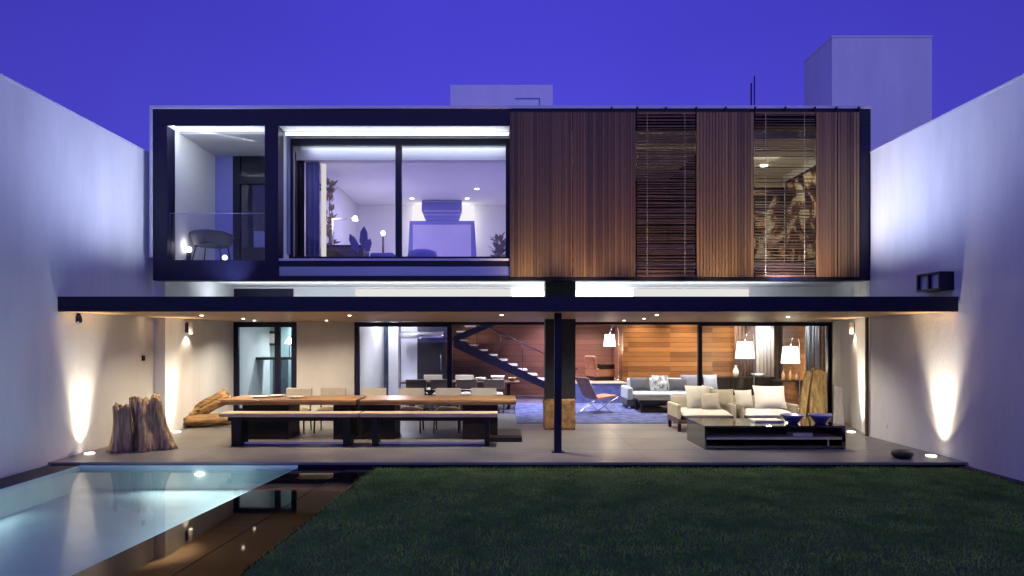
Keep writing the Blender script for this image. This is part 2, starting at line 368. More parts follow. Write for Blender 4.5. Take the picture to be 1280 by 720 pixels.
# garden walls: two things
w = thing('garden_wall', 'long tall white plaster wall on the pool side of the garden', 'wall', (WL-.15, 4, 0), 'plaster garden walls')
bx('wall', 'plaster', w, WL-.3, WL, -6, 12.79, -1.2, 5.58)
bx('coping', 'edge_metal', w, WL-.32, WL+.012, -6, 12.79, 5.582, 5.61)
bx('wall_switch', 'steel', w, WL+.002, WL+.03, 12.35, 12.43, 1.48, 1.58)
w = thing('garden_wall', 'long tall white plaster wall on the lawn side carrying a floodlight', 'wall', (WR+.15, 4, 0), 'plaster garden walls')
bx('wall', 'plaster', w, WR, WR+.3, -6, 12.40, -1.2, 5.53)
bx('coping', 'edge_metal', w, WR-.012, WR+.32, -6, 12.40, 5.532, 5.56)
o = MB(); yy = 11.9; o.box(WR-.012, WR-.001, yy-.05, yy+.05, .24, .31); o.obj('wall_outlet', 'ceramic_white', w, .003)

# ================================================================== HOUSE
H = thing('house', 'two storey modern house with glazed dark framed upper box and wooden sliding screens', 'house', (0, 16.2, 0))
FB = 12.42                                            # front of the upper box
YG = 16.1                                             # ground floor glazing
def GX(px): return X(px, YG)
# --- ground floor walls
sw = MB(); sw.box(WL+.002, -6.78, 12.8, 24, -.3, 3.23); sw.obj('side_wall', 'plaster', H)
sw = MB(); sw.prism([(WR, 12.42), (WR+.3, 12.42), (8.75, 16.1), (8.75, 24), (8.4, 24), (8.4, 16.2)], -.3, 3.23); sw.obj('side_wall', 'plaster', H)
bx('downpipe', 'walnut', H, 7.145, 7.19, 12.44, 12.49, 0.002, 2.33)
fw = MB(); fw.box(-6.775, 8.42, YG, YG+.2, 2.36, 3.23); fw.obj('facade_wall', 'white', H)
bx('facade_wall', 'beige_plaster', H, GX(370), GX(443), YG-.02, YG+.2, 0, 2.355)
bx('clerestory_window', 'steel', H, GX(293), GX(367), YG-.03, YG-.003, 2.60, 3.175)
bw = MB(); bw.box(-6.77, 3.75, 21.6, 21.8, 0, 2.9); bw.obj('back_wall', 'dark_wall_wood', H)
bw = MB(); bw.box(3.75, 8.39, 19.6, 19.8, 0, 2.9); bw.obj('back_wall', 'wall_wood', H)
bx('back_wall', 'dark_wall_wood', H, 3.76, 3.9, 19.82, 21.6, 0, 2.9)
# side panelling in the living room, right
bx('wall_panelling', 'side_wall_wood', H, 8.33, 8.398, 16.5, 19.58, 0, 2.9)
bx('ground_ceiling', 'white', H, -6.775, 8.4, YG+.21, 21.6, 2.9, 3.04)
# kitchen box at left
bx('partition', 'white', H, GX(443)-.3, GX(443)-.06, YG+.21, 21.6, 0, 2.9)
bx('kitchen_wall', 'teal_wall', H, -6.77, GX(443)-.31, 18.6, 18.75, 0, 2.9)
# entrance hall pieces seen through the left glazing
Yh = 20.2
def HX(p): return X(p, Yh)
bx('hall_wall', 'bright_wall', H, HX(440), HX(463), Yh, Yh+.2, 0, 2.9)
bx('water_wall', 'slate_water', H, HX(463), HX(487), Yh+.25, Yh+.35, 0, 2.9)
bx('hall_pillar', 'white', H, HX(487), HX(499), Yh-.2, Yh+.1, 0, 2.9)
bx('hall_wall', 'bright_wall', H, HX(499), HX(521), Yh+.3, Yh+.45, 0, 2.9)
d = bx('entrance_door', 'dark_door', H, HX(521), HX(557), Yh+.1, Yh+.18, 0, 2.9)
MB().tube([(HX(551), Yh+.04, .9), (HX(551), Yh+.04, 1.5)], .014).obj('handle', 'chrome', d)
bm = MB(); bm.tube([(HX(503), Yh-.35, 2.03), (HX(556), Yh-.35, 2.03)], .11, 14); bm.obj('ventilation_duct', 'chrome', H)
lamp('POINT', (HX(500), Yh-.9, 2.5), 42, (.9, .9, 1), size=.15)
lamp('SPOT', (HX(510), Yh+.05, .1), 10, (.88, .86, 1), (0, .12, 1), .04, 70)
# --- canopy
can = [(WL+.01, 10.0), (WR-.01, 10.0), (WR-.01, 12.6), (8.3, YG-.005), (-6.775, YG-.005), (-6.775, 12.795), (WL+.01, 12.795)]
cano = MB().prism(can, 2.362, 2.572).obj('canopy', 'steel', H)
can2 = [(WL+.012, 10.05), (WR-.012, 10.05), (WR-.012, 12.6), (8.3, YG-.03), (-6.77, YG-.03), (-6.77, 12.79), (WL+.012, 12.79)]
MB().prism(can2, 2.338, 2.360).obj('canopy_ceiling', 'ceiling_wood', cano)
MB().box(WL+.012, WR-.012, 10.001, 10.048, 2.335, 2.36).obj('canopy_lip', 'steel', cano)
# post and column
po = bx('post', 'steel', H, X(693, 10.65), X(702, 10.65), 10.63, 10.75, 0, 2.335, bevel=.006)
MB().box(X(690, 10.65), X(705, 10.65), 10.6, 10.78, .001, .012).obj('base_plate', 'steel', po)
bx('column', 'charcoal', H, X(682, 13.8), X(719.5, 13.8), 13.8, 14.25, 0, 3.23, bevel=.01)
# --- ground windows: frame + panes
def window(name, x0, x1, z0, z1, Y, bars, t=.07, pane='glass', fm='steel', dep=.1, th=None):
    f = MB(); th = th or t
    f.box(x0, x1, Y, Y+dep, z1-th, z1); f.box(x0, x1, Y, Y+dep, z0, z0+th*.8)
    xs = [x0]+list(bars)+[x1]
    f.box(x0, x0+t, Y, Y+dep, z0+th*.8, z1-th); f.box(x1-t, x1, Y, Y+dep, z0+th*.8, z1-th)
    for b in bars: f.box(b-t/2, b+t/2, Y, Y+dep, z0+th*.8, z1-th)
    w = f.obj(name, fm, H, .004)
    for i in range(len(xs)-1):
        a = xs[i]+(t if i == 0 else t/2); b = xs[i+1]-(t if i == len(xs)-2 else t/2)
        MB().box(a, b, Y+dep/2-.006, Y+dep/2+.006, z0+th*.8, z1-th).obj('pane', pane, w)
    return w
window('window', GX(292), GX(371), .04, 2.335, YG-.04, [GX(347)], .13)
window('sliding_door', GX(443), GX(565), .02, 2.335, YG, [], .12)
window('sliding_door', GX(873), GX(1040), .02, 2.335, YG, [], .1)
bx('door_head', 'steel', H, GX(565), GX(873), YG+.02, YG+.12, 2.27, 2.334)
# --- soffit of the upper box with its lights
MB().prism([(-6.8, FB+.301), (7.16, FB+.301), (8.7, YG+.2), (-6.8, YG+.2)], 3.233, 3.265).obj('soffit', 'white', H)
sl = MB(); sl.box(X(206, 12.8), X(1060, 12.8), FB+.31, FB+.35, 3.19, 3.22); sl.obj('light_strip', 'led_cool', H)
Yw = YG-.02
bx('clerestory_window', 'clere_glow', H, X(445, YG), X(638, YG), Yw-.03, Yw-.001, 2.60, 3.17); bx('clerestory_window', 'clere_glow', H, X(792, YG), X(935, YG), Yw-.03, Yw-.001, 2.60, 3.17)  # self-glowing panels stand in for room light behind the clerestory glass
hot = MB(); hot.box(X(640, YG), X(690, YG), Yw-.10, Yw-.04, 2.60, 3.12); hot.obj('clerestory_light', 'led_hot', H)
hot = MB(); hot.box(X(709, YG), X(790, YG), Yw-.10, Yw-.04, 2.60, 3.12); hot.obj('clerestory_light', 'led_hot', H)
lamp('AREA', (0, 14.6, 2.6), 80, COOL, (0, .25, 1), 13, sy=.3)
# --- upper box frame
XL, XR = -6.82, 7.22
ZB, ZT = 3.05, 6.40
def BX(px): return X(px, FB)
def BZ(py): return Z(py, FB)
xm0, xm1 = BX(331), BX(348)
xw = BX(637)
fr = MB()
fr.box(XL, XR, FB, FB+.3, BZ(157), ZT)                                        # top beam
fr.box(XL, BX(209), FB, FB+.3, ZB, BZ(157)); fr.box(xm0, xm1, FB-.01, FB+.3, ZB+.09, BZ(157)+.0)
fr.box(BX(1075), XR, FB, FB+.3, ZB, BZ(157))
fr.box(BX(209), xm0, FB, FB+.3, ZB, BZ(325)); fr.box(xm0, xw, FB+.002, FB+.3, ZB, ZB+.09)
fr.box(xw, BX(1075), FB+.002, FB+.3, ZB, BZ(335))
fr.box(xm1, xw, FB+.02, FB+.3, BZ(333)+.005, BZ(326))
fr.obj('box_frame', 'steel', H, .006)
bx('sill_panel', 'grey_metal', H, xm1, xw, FB+.03, FB+.28, ZB+.095, BZ(333))
bx('sill_trim', 'edge_metal', H, xm1, xw, FB+.01, FB+.6, BZ(326)+.003, BZ(323))
re = MB(); re.box(XL-.05, XR, FB-.03, FB+.5, ZT+.003, ZT+.06); re.box(XL-.05, XL-.005, FB-.03, FB+.5, 3.5, ZT); re.box(XR-.09, XR+.06, FB+.32, FB+.55, 5.0, ZT+.06)
re.obj('roof_edge', 'edge_metal', H)
bx('roof', 'plaster', H, XL+.02, XR-.02, FB+.5, 21, 6.15, ZT+.02)
bx('upper_floor', 'white', H, XL+.05, XR-.05, FB+.31, 20, 3.268, 3.44)
# side walls of the box
bx('upper_side_wall', 'white', H, XL+.03, BX(207)+.03, FB+.31, 20, 3.44, 6.15)
bx('upper_side_wall', 'white', H, BX(1080), XR-.03, FB+.31, 20, 3.44, 6.15)
bx('upper_partition', 'white', H, xm0+.03, -4.42, FB+.31, 19.4, 3.441, 6.149)
bx('upper_partition', 'white', H, .32, .45, FB+.62, 19.4, 3.441, 6.149)
bx('upper_partition', 'charcoal', H, 4.45, 4.55, FB+.62, 19.4, 3.441, 6.149)
bx('upper_back_wall', 'white', H, XL+.05, XR-.05, 19.4, 19.6, 3.441, 6.149)
# balcony (upper left)
Yb = 14.5
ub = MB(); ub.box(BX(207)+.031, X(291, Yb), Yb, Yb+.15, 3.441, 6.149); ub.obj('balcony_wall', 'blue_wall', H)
dr = MB(); x0, x1 = X(291, Yb), xm0+.028
dr.box(x0, x0+.15, Yb, Yb+.12, 3.441, 6.149); dr.box(x0+.15, x1, Yb, Yb+.12, 5.45, 5.62); dr.box(x0+.15, x1, Yb, Yb+.12, 3.441, 3.52)
bd = dr.obj('balcony_door', 'steel', H)
MB().box(x0+.15, x1, Yb+.05, Yb+.062, 3.52, 5.45).obj('pane', 'upper_glass', bd); MB().box(x0+.15, x1, Yb+.05, Yb+.062, 5.62, 6.14).obj('pane', 'upper_glass', bd)
bx('balcony_ceiling', 'white', H, BX(207)+.032, xm0+.028, FB+.5, Yb-.002, 6.08, 6.145)
bx('light_strip', 'led_cool', H, BX(210), BX(330), FB+.32, FB+.36, 6.085, 6.11)
bl = MB(); bl.box(BX(209)+.003, xm0-.003, FB+.1, FB+.115, BZ(325)+.003, Z(267, FB+.1)); bo = bl.obj('balustrade', 'upper_glass', H)
MB().box(BX(209)+.003, xm0-.003, FB+.095, FB+.12, Z(267, FB+.1)+.001, Z(267, FB+.1)+.010).obj('glass_edge', 'curtain_blue', bo)
def updisc(x, y, z, m, r=.06, name='floor_light'):
    return MB().lathe([(r, 0), (r, .025), (r*.8, .03)], (x, y, z), 16).obj(name, m, H)
for px, py, yy, rr_, pw in ((236, 312, 13.1, .06, .8), (281, 322, 12.95, .05, 1.2), (213, 322, 12.95, .035, .6)):
    z_ = Z(py, yy); q = MB().lathe([(.25*rr_, 0), (.85*rr_, .4*rr_), (rr_, rr_), (.85*rr_, 1.6*rr_), (.25*rr_, 2*rr_)], (X(px, yy), yy, z_-rr_), 18).obj('floor_light', 'lamp_white', H)
    MB().lathe([(rr_*.8, 0), (rr_*.8, max(.01, z_-rr_-3.441-.002))], (X(px, yy), yy, 3.441), 16).obj('lamp_foot', 'steel', q)
    lamp('POINT', (X(px, yy), yy-.02, z_+rr_*1.6), pw, (.97, 1, .80), size=.06)
lamp('AREA', (BX(255), FB+.42, 6.06), 5, COOL, (-.3, .4, -1), 1.6, sy=.08)
# big upper window
Yu = 13.2
window('upper_window', X(357, Yu), X(640, Yu), BZ(322)+.02, Z(173, Yu), Yu, [X(498, Yu)], .13, 'upper_glass', th=.13)
bx('window_reveal', 'curtain_blue', H, -4.415, -4.41+.02, FB+.62, Yu, 3.66, 6.1)
bx('light_strip', 'led_cool', H, xm1+.03, xw-.02, FB+.31, FB+.36, Z(168.5, FB+.31), Z(165.5, FB+.31))
bx('head_soffit', 'white', H, xm1+.004, xw-.004, FB+.012, FB+.298, BZ(157)-.008, BZ(157)-.002)
bx('head_soffit', 'white', H, BX(209)+.004, xm0-.004, FB+.012, FB+.298, BZ(157)-.008, BZ(157)-.002)
lamp('AREA', ((xm1+xw)/2, FB+.24, 5.80), 5, COOL, (0, 0, 1), 4.4, sy=.06)
lamp('AREA', ((BX(209)+xm0)/2, FB+.2, 5.85), 1.6, COOL, (0, 0, 1), 1.8, sy=.06)
bx('window_head', 'white', H, xm1+.01, .32, FB+.31, FB+.44, 6.055, 6.149)
lamp('AREA', ((xm1+xw)/2, FB+.5, 5.93), 7, COOL, (0, -.3, -1), 4, sy=.1)
# bedroom ceiling and roller blinds
bx('bedroom_ceiling', 'white', H, -4.40, .318, Yu+.12, 19.39, 6.0, 6.14)
bx('blind_pelmet', 'white', H, -4.38, .30, Yu+.35, Yu+.55, 5.72, 5.99)
lamp('AREA', (-2, Yu+.22, 5.98), 4, COOL, (0, .6, -1), 4.2, sy=.08)
lamp('AREA', (-2, 16.0, 5.97), 44, (.54, .45, 1.0), (0, 0, -1), 3.0, sy=3.0)
def downlight(x, y, z, m='spot_warm', r=.045): return MB().lathe([(r*.7, -.012), (r, -.01), (r, -.001)], (x, y, z), 14).obj('downlight', m, H)
for px, py in ((515, 248), (584, 248), (596, 236)):
    y = (6.0-CH)*F/(VY-py); downlight(X(px, y), y, 6.0, 'spot_cool', .06); lamp('SPOT', (X(px, y), y-.0, 5.97), 7, NEUT, (0, 0, -1), .05, 100)
# room behind the right screen
bx('studio_wall', 'tan', H, 4.56, BX(1079), 16.0, 16.1, 3.441, 6.149)
y = 15.0; downlight(X(955, y), y, 6.0, 'spot_warm', .08); bx('studio_ceiling', 'white', H, 4.56, BX(1079), FB+.62, 15.99, 6.01, 6.14)
lamp('AREA', (5.9, 14.3, 6.0), 20, (1, .88, .60), (0, .4, -1), .8)
lamp('AREA', (2.5, 14.6, 6.0), 4, (1, .80, .6), (0, .2, -1), .8)
bx('study_wall', 'walnut', H, .46, 4.44, 17.0, 17.1, 3.441, 6.149)
# --- screens
YS = 12.33
def screen(px0, px1, m):
    s_ = MB(); x0, x1 = X(px0, YS)+.006, X(px1, YS)-.006; z0, z1 = Z(346, YS), Z(140, YS)
    s_.box(x0, x1, YS+.03, YS+.05, z0+.02, z1-.02)
    n = max(3, round((x1-x0)/.061)); wd = (x1-x0)/n
    for i in range(n):
        j = rnd.uniform(-.004, .004)
        s_.box(x0+i*wd+.003, x0+(i+1)*wd-.003, YS+.010+j, YS+.03, z0, z1)
    return s_.obj('screen_panel', m, H)
screen(637, 716, 'screen_wood'); screen(716, 795, 'screen_wood_red'); screen(871, 943, 'screen_wood'); screen(1021, 1047, 'screen_wood_red'); screen(1047, 1075, 'screen_wood')
def blind(px0, px1, tilt, gap, seed):
    rr = random.Random(seed)
    x0, x1 = X(px0, YS)+.01, X(px1, YS)-.01; z0, z1 = Z(345, YS), Z(141, YS)
    s_ = MB(); z = z0+.03
    while z < z1-.02:
        a = R(tilt+rr.uniform(-16, 16)); h = .026
        dy, dz = math.cos(a)*h, math.sin(a)*h; sag = rr.uniform(-.012, .012)
        s_.add([(x0, YS+.04-dy, z-dz), (x1, YS+.04-dy, z-dz+sag), (x1, YS+.04+dy, z+dz+sag), (x0, YS+.04+dy, z+dz),
                (x0, YS+.04-dy, z-dz+.005), (x1, YS+.04-dy, z-dz+.005+sag), (x1, YS+.04+dy, z+dz+.005+sag), (x0, YS+.04+dy, z+dz+.005)],
               [(0, 3, 2, 1), (4, 5, 6, 7), (0, 1, 5, 4), (2, 3, 7, 6), (0, 4, 7, 3), (1, 2, 6, 5)])
        z += gap*rr.uniform(.7, 1.35)
    b = s_.obj('venetian_blind', 'blind_wood', H)
    c = MB()
    for q in (.17, .82): c.box(x0+(x1-x0)*q-.003, x0+(x1-x0)*q+.003, YS+.004, YS+.008, z0, z1)
    c.obj('blind_cord', 'tan', b)
    bx('blind_rail', 'walnut', b, x0, x1, YS+.01, YS+.06, z1-.015, z1+.02); bx('blind_rail', 'walnut', b, x0, x1, YS+.015, YS+.055, z0-.01, z0+.015)
blind(796, 870, 40, .052, 5); blind(944, 1020, 26, .056, 9)
for p in (765, 797, 833, 871, 908, 945, 983, 1020, 1047, 1075): bx('screen_bracket', 'steel', H, X(p, YS)-.014, X(p, YS)+.014, YS+.02, FB-.032, Z(140, YS)+.002, ZT+.025)
# --- terrace ceiling lights
def at_z(px, py, z): y = (z-CH)*F/(VY-py); return X(px, y), y
for px, py in ((252, 394), (304, 398), (437, 394), (627, 393.5), (821, 393.5), (805, 398), (985, 396)):
    x, y = at_z(px, py, 2.338); downlight(x, y, 2.337, 'spot_warm', .03)
    lamp('SPOT', (x, y, 2.31), 118, (1, .81, .54) if px < 600 else (1, .90, .74), (0, .12, -1), .05, 140, .8)
for px, yy in ((318, 14.7), (408, 14.7), (780, 14.7)):  # back row of downlights added to brighten the facade wall
    downlight(X(px, yy), yy, 2.337, 'spot_warm', .03); lamp('SPOT', (X(px, yy), yy, 2.31), 80, (1, .88, .72), (0, .1, -1), .05, 140, .8)
def wall_lamp(x, y, z, s):
    b = MB(); b.box(x, x+s*.03, y-.05, y+.05, z-.1, z+.12); o = b.obj('wall_lamp', 'steel', H)
    MB().lathe([(.045, -.12), (.045, .12)], (x+s*.10, y, z), 14).obj('lamp_tube', 'ceramic_white', o)
    MB().lathe([(.03, -.128), (.038, -.122)], (x+s*.10, y, z), 14).obj('bulb', 'spot_warm', o)
    lamp('SPOT', (x+s*.1, y, z-.15), 5, WARM, (-s*.3, 0, -1), .03, 110)
wall_lamp(-6.778, 13.65, Z(410, 13.65), 1); wall_lamp(7.62, 13.65, Z(410, 13.65), -1)
# ground uplights by the walls
def uplight(px, py, dx, power, aim):
    y = CH*F/(py-VY); x = X(px, y)
    MB().lathe([(.075, .001), (.075, .012), (.055, .016)], (x, y, 0), 18).obj('ground_uplight', 'spot_warm', H)
    lamp('SPOT', (x+dx, y, .05), power*.8, (1, .84, .60), aim, .03, 80, .9)
    lamp('SPOT', (x+dx, y, .05), power*9.5, (1, .86, .64), (aim[0]*1.2, aim[1], 1), .05, 46, 1)
uplight(112, 567, -.02, 36, (-.10, .02, 1)); uplight(221, 540, -.03, 44, (-.10, 0, 1))
uplight(1064, 540, .03, 44, (.14, .03, 1)); uplight(1164, 570, .02, 36, (.10, .02, 1))
# eave spot under the canopy
es = MB().lathe([(.03, -.01), (.06, -.06), (.07, -.14), (.05, -.17)], (X(97, 10.5), 10.5, 2.336), 14).obj('eave_spot', 'steel', H)
# roof uplights for the walls and the screens (stand on the canopy)
def roof_light(x, y, power, aim, col, ang=120):
    b = MB().box(x-.08, x+.08, y-.06, y+.06, 2.575, 2.64).obj('roof_uplight', 'steel', H)
    MB().box(x-.06, x+.06, y-.05, y+.05, 2.642, 2.65).obj('lens', 'led_cool', b)
    lamp('SPOT', (x, y, 2.68), power, col, aim, .05, ang, 1)
for sx, wx in ((1, WR), (-1, WL)):
    roof_light(wx-sx*2.0, 12.1, 260 if sx > 0 else 170, (sx*.42, -.16, 1), (.66, .73, 1), 112)
    roof_light(wx-sx*2.2, 11.6, 190, (sx*.45, -.50, 1), (.50, .56, 1), 106)
    roof_light(wx-sx*.50, 12.1, 34 if sx > 0 else 5, (sx*.11, .0, 1), (.95, .97, 1), 46)
for px in (655, 740, 825, 907, 975, 1030):
    roof_light(X(px, 12.0), 11.65, 52, (0, .40, 1), (1, .70, .34), 112)
# --- stair
Ys = 20.0
st = thing('staircase', 'open steel staircase with pale treads in front of dark wood wall', 'staircase', (X(628, Ys), Ys+.5, 0))
xt0, zt0 = X(571, Ys), Z(424, Ys)
xb0, zb0 = X(722, Ys), 0.02
n = 12
for i in range(n):
    t = (i+.5)/n; x = xt0+(xb0-xt0)*t; z = zt0+(zb0-zt0)*t
    MB().box(x-.17, x+.17, Ys+.06, Ys+1.0, z+.02, z+.065).obj('tread', 'ceramic_white', st)
for y in (Ys, Ys+1.0):
    MB().prism_y([(xt0-.1, zt0-.26), (xt0-.1, zt0+.06), (xb0, zb0+.05), (xb0, zb0-.02), (xb0-.30, zb0-.02)], y, y+.05).obj('stringer', 'steel', st)
    MB().prism_y([(xt0-.1, zt0-.1), (xt0-.1, zt0+.1), (xt0+2.0, 2.88), (xt0+2.4, 2.88)], y+.003, y+.053).obj('stringer', 'steel', st)
MB().tube([(xt0+.2, Ys+.04, zt0+.75), (xb0, Ys+.04, .95)], .02).obj('handrail', 'steel', st)
for i in range(5):
    t = (i+.6)/5; x = xt0+.2+(xb0-xt0-.2)*t; z = zt0+(zb0-zt0)*t
    MB().tube([(x, Ys+.04, z), (x, Ys+.04, z+.85)], .01).obj('baluster', 'steel', st)
MB().box(xt0-.95, xt0-.06, Ys+.05, Ys+1.0, zt0-.03, zt0+.06).obj('landing', 'steel', st)
for i in range(4):
    x = xt0+.15+i*.27; z = zt0+.22+i*.17
    MB().box(x-.17, x+.17, Ys+.06, Ys+1.0, z, z+.045).obj('tread', 'ceramic_white', st)
# platform at the back of the living room
plat = bx('platform', 'blue_carpet', H, X(716, 19.0), 3.74, 19.0, 21.59, 0.001, .56)
bx('platform_edge', 'bench_wood', H, X(716, 19.0), 3.74, 18.97, 21.58, .562, .60)
# interior light: ceiling downlights
def ceil_lamp(x, y, p, col, r=.06, ang=120):
    downlight(x, y, 2.899, 'spot_warm', r); lamp('SPOT', (x, y, 2.87), p, col, (0, 0, -1), .06, ang, .9)
for x in (4.3, 5.6, 6.9): ceil_lamp(x, 19.0, 135, (1, .80, .52))
for x in (-.6, .9, 2.2): ceil_lamp(x, 17.4, 270, (.74, .76, 1))
for x in (3.6, 5.2, 6.8): ceil_lamp(x, 17.2, 190, (.98, .90, .84))
ceil_lamp(7.85, 16.75, 50, (.9, .92, 1)); ceil_lamp(.8, 19.4, 240, (.86, .72, 1)); ceil_lamp(1.6, 20.9, 170, (.95, .70, 1)); ceil_lamp(2.9, 20.6, 240, (1, .76, .78)); ceil_lamp(-.9, 20.7, 90, (1, .74, .6)); ceil_lamp(-2.6, 18.0, 160, (.95, .95, 1))  # first downlight added out of view to brighten the pale narrow curtain
ceil_lamp(-5.6, 18.3, 260, (.82, .97, 1)); ceil_lamp(-5.9, 16.9, 60, (.82, .97, 1))
# pool lamp in the back wall; unseen fill lamps added along the sides
plp = MB().lathe([(.07, 0), (.07, .02), (.05, .028)], (0, 0, 0), 20); plp.v = [(x+X(250, 9.8), 9.79-z, y*.3-.18) for x, y, z in plp.v]; plp.obj('pool_light', 'pool_lamp', H)
lamp('AREA', (X(250, 9.8), 9.74, -.20), 5.5, (.88, 1, .86), (0, -1, -.10), 1.6, sy=.12)
lamp('AREA', (-6.44, 7.6, -.20), 2.6, (.74, 1, .95), (1, 0, -.15), 1.6, sy=.12)
lamp('AREA', (-6.44, 4.6, -.20), 4.5, (.42, .66, 1), (1, 0, -.15), 2.0, sy=.12)
lamp('AREA', (-3.48, 7.2, -.19), 17, (.86, 1, .94), (-1, -.1, -.05), 4.2, sy=.1)
lamp('AREA', (-3.95, 3.6, -.19), 13, (.50, .78, 1), (-1, -.1, -.05), 3.0, sy=.1)
lamp('AREA', (-6.44, 1.6, -.20), 10, (.32, .56, 1), (1, 0, -.15), 2.0, sy=.12)

# ================================================================== ROOFTOP THINGS
y = 17.5
rb = thing('roof_block', 'low white plaster block on the middle of the flat roof', 'roof block', (X(627, y), y+1, ZT+.02))
bx('wall', 'tower_plaster', rb, X(563, y), X(691, y), y, y+2, ZT+.02, Z(106, y))
hb = MB(); x0, x1 = X(644, y), X(675, y); hb.box(x0, x1, y-.012, y-.002, Z(124, y), Z(122.6, y)); hb.box(x1-.03, x1, y-.013, y-.003, Z(135, y), Z(124, y)); hb.obj('hatch', 'curtain_blue', rb)
y = 20.0
tw = thing('tower', 'tall square plaster tower rising behind the right end of the roof', 'tower', (X(1102, y), y+1, 0))
bx('wall', 'tower_plaster', tw, X(1040, y), X(1165, y), y, y+1.85, 0, Z(47, y))
bx('cap', 'tower_plaster', tw, X(1040, y)-.015, X(1165, y)+.015, y-.015, y+1.86, Z(47, y)+.002, Z(47, y)+.06)
y = 18
an = thing('antenna', 'thin dark rooftop mast with two rods beside the tower', 'antenna', (X(941, y), y, ZT+.02))
MB().tube([(X(943, y), y, ZT+.02), (X(943, y), y, Z(95, y))], .018).obj('rod', 'steel', an); MB().tube([(X(939, y), y, ZT+.02), (X(939, y), y, Z(104, y))], .022).obj('rod', 'steel', an)
# floodlight on the lawn-side wall
fl = thing('floodlight', 'dark boxy floodlight bracketed to the right garden wall above the canopy', 'floodlight', (WR, 10.4, 2.7))
f = MB(); f.box(WR-.24, WR-.004, 10.10, 10.66, 2.69, 2.72); f.box(WR-.24, WR-.004, 10.10, 10.66, 2.95, 2.98); f.box(WR-.24, WR-.004, 10.10, 10.13, 2.72, 2.95); f.box(WR-.24, WR-.004, 10.63, 10.66, 2.72, 2.95); f.box(WR-.24, WR-.004, 10.36, 10.39, 2.72, 2.95)
f.obj('housing', 'steel', fl); MB().box(WR-.20, WR-.01, 10.14, 10.35, 2.73, 2.94).obj('lens', 'blue_lacquer', fl)
MB().box(WR-.20, WR-.01, 10.40, 10.62, 2.73, 2.94).obj('ballast', 'blue_lacquer', fl)
# speaker-like round black stone on the terrace
MBs = MB(); y = 10.15; xx = X(1128, y)
MBs.lathe([(.03, 0), (.12, .01), (.16, .05), (.15, .10), (.10, .13), (.02, .14)], (xx, y, .001), 20, lambda a, z: 1+.12*math.sin(2*a+1))
o = MBs.obj('garden_speaker', 'black_rubber'); tag(o, 'low black dome standing on the terrace edge near right wall', 'garden speaker')

# ================================================================== TERRACE FURNITURE
def live_slab(x0, x1, y0, y1, z0, z1, seed, amp=.025, n=26):
    rr = random.Random(seed); m = MB()
    f_ = [(x0+(x1-x0)*i/n, y0+noise.noise((i*.35, seed, 0))*amp+rr.uniform(-.3, .3)*amp*.3) for i in range(n+1)]
    b_ = [(x0+(x1-x0)*i/n, y1+noise.noise((i*.35, seed+9, 0))*amp) for i in range(n, -1, -1)]
    pts = f_+b_; nn = len(pts); ins = .02
    vs = [(x, y+(ins if i <= n else -ins), z0) for i, (x, y) in enumerate(pts)]+[(x, y, (z0*.35+z1*.65)) for x, y in pts]+[(x, y, z1) for x, y in pts]
    fs = [tuple(range(nn-1, -1, -1)), tuple(range(2*nn, 3*nn))]
    for r_ in range(2): fs += [(r_*nn+i, r_*nn+(i+1) % nn, (r_+1)*nn+(i+1) % nn, (r_+1)*nn+i) for i in range(nn)]
    return m.add(vs, fs)
def dining_table(px0, px1, label, blocks, seed):
    Y0, Y1 = 11.9, 12.85; x0, x1 = X(px0, Y0), X(px1, Y0)
    t = thing('dining_table', label, 'table', ((x0+x1)/2, 12.4, 0), 'live edge dining tables on the terrace')
    live_slab(x0, x1, Y0, Y1, .665, .765, seed).obj('tabletop', 'table_wood', t, .006)
    for a, b in blocks: MB().box(X(a, 12.0), X(b, 12.0), 12.03, 12.7, .0, .664).obj('base', 'black_wood', t, .008)
    return t
t1 = dining_table(276, 444.5, 'left live edge wooden dining table carrying white plates', [(302, 360), (416, 440)], 1)
t2 = dining_table(449.5, 645, 'right live edge wooden dining table ending near the dark post', [(447, 493), (578, 622)], 5)
bx('base_plate', 'black_wood', t2, X(606, 11.9), X(652, 11.9), 11.72, 12.02, .001, .085)
def bench(px0, px1, label, legs):
    Y0, Y1 = 11.25, 11.62; x0, x1 = X(px0, Y0), X(px1, Y0)
    t = thing('bench', label, 'bench', ((x0+x1)/2, 11.4, 0), 'long benches in front of the tables')
    live_slab(x0, x1, Y0, Y1, .515, .585, px0, .012).obj('seat', 'bench_wood', t, .005)
    MB().box(x0+.12, x1-.12, Y0+.1, Y0+.14, .44, .514).obj('apron', 'black_wood', t)
    for a, b in legs: MB().box(X(a, Y0), X(b, Y0), Y0+.03, Y1-.03, 0, .513).obj('leg', 'black_wood', t, .005)
    MB().box(X(legs[0][1], Y0)+.002, X(legs[1][0], Y0)-.002, Y0+.15, Y0+.19, .02, .05).obj('foot_rail', 'edge_metal', t)
bench(273, 447.5, 'left wooden bench on dark legs nearest the pool', [(288, 301), (428, 437)])
bench(449.5, 622, 'right wooden bench on dark legs nearest the lawn', [(464, 471), (606, 612)])
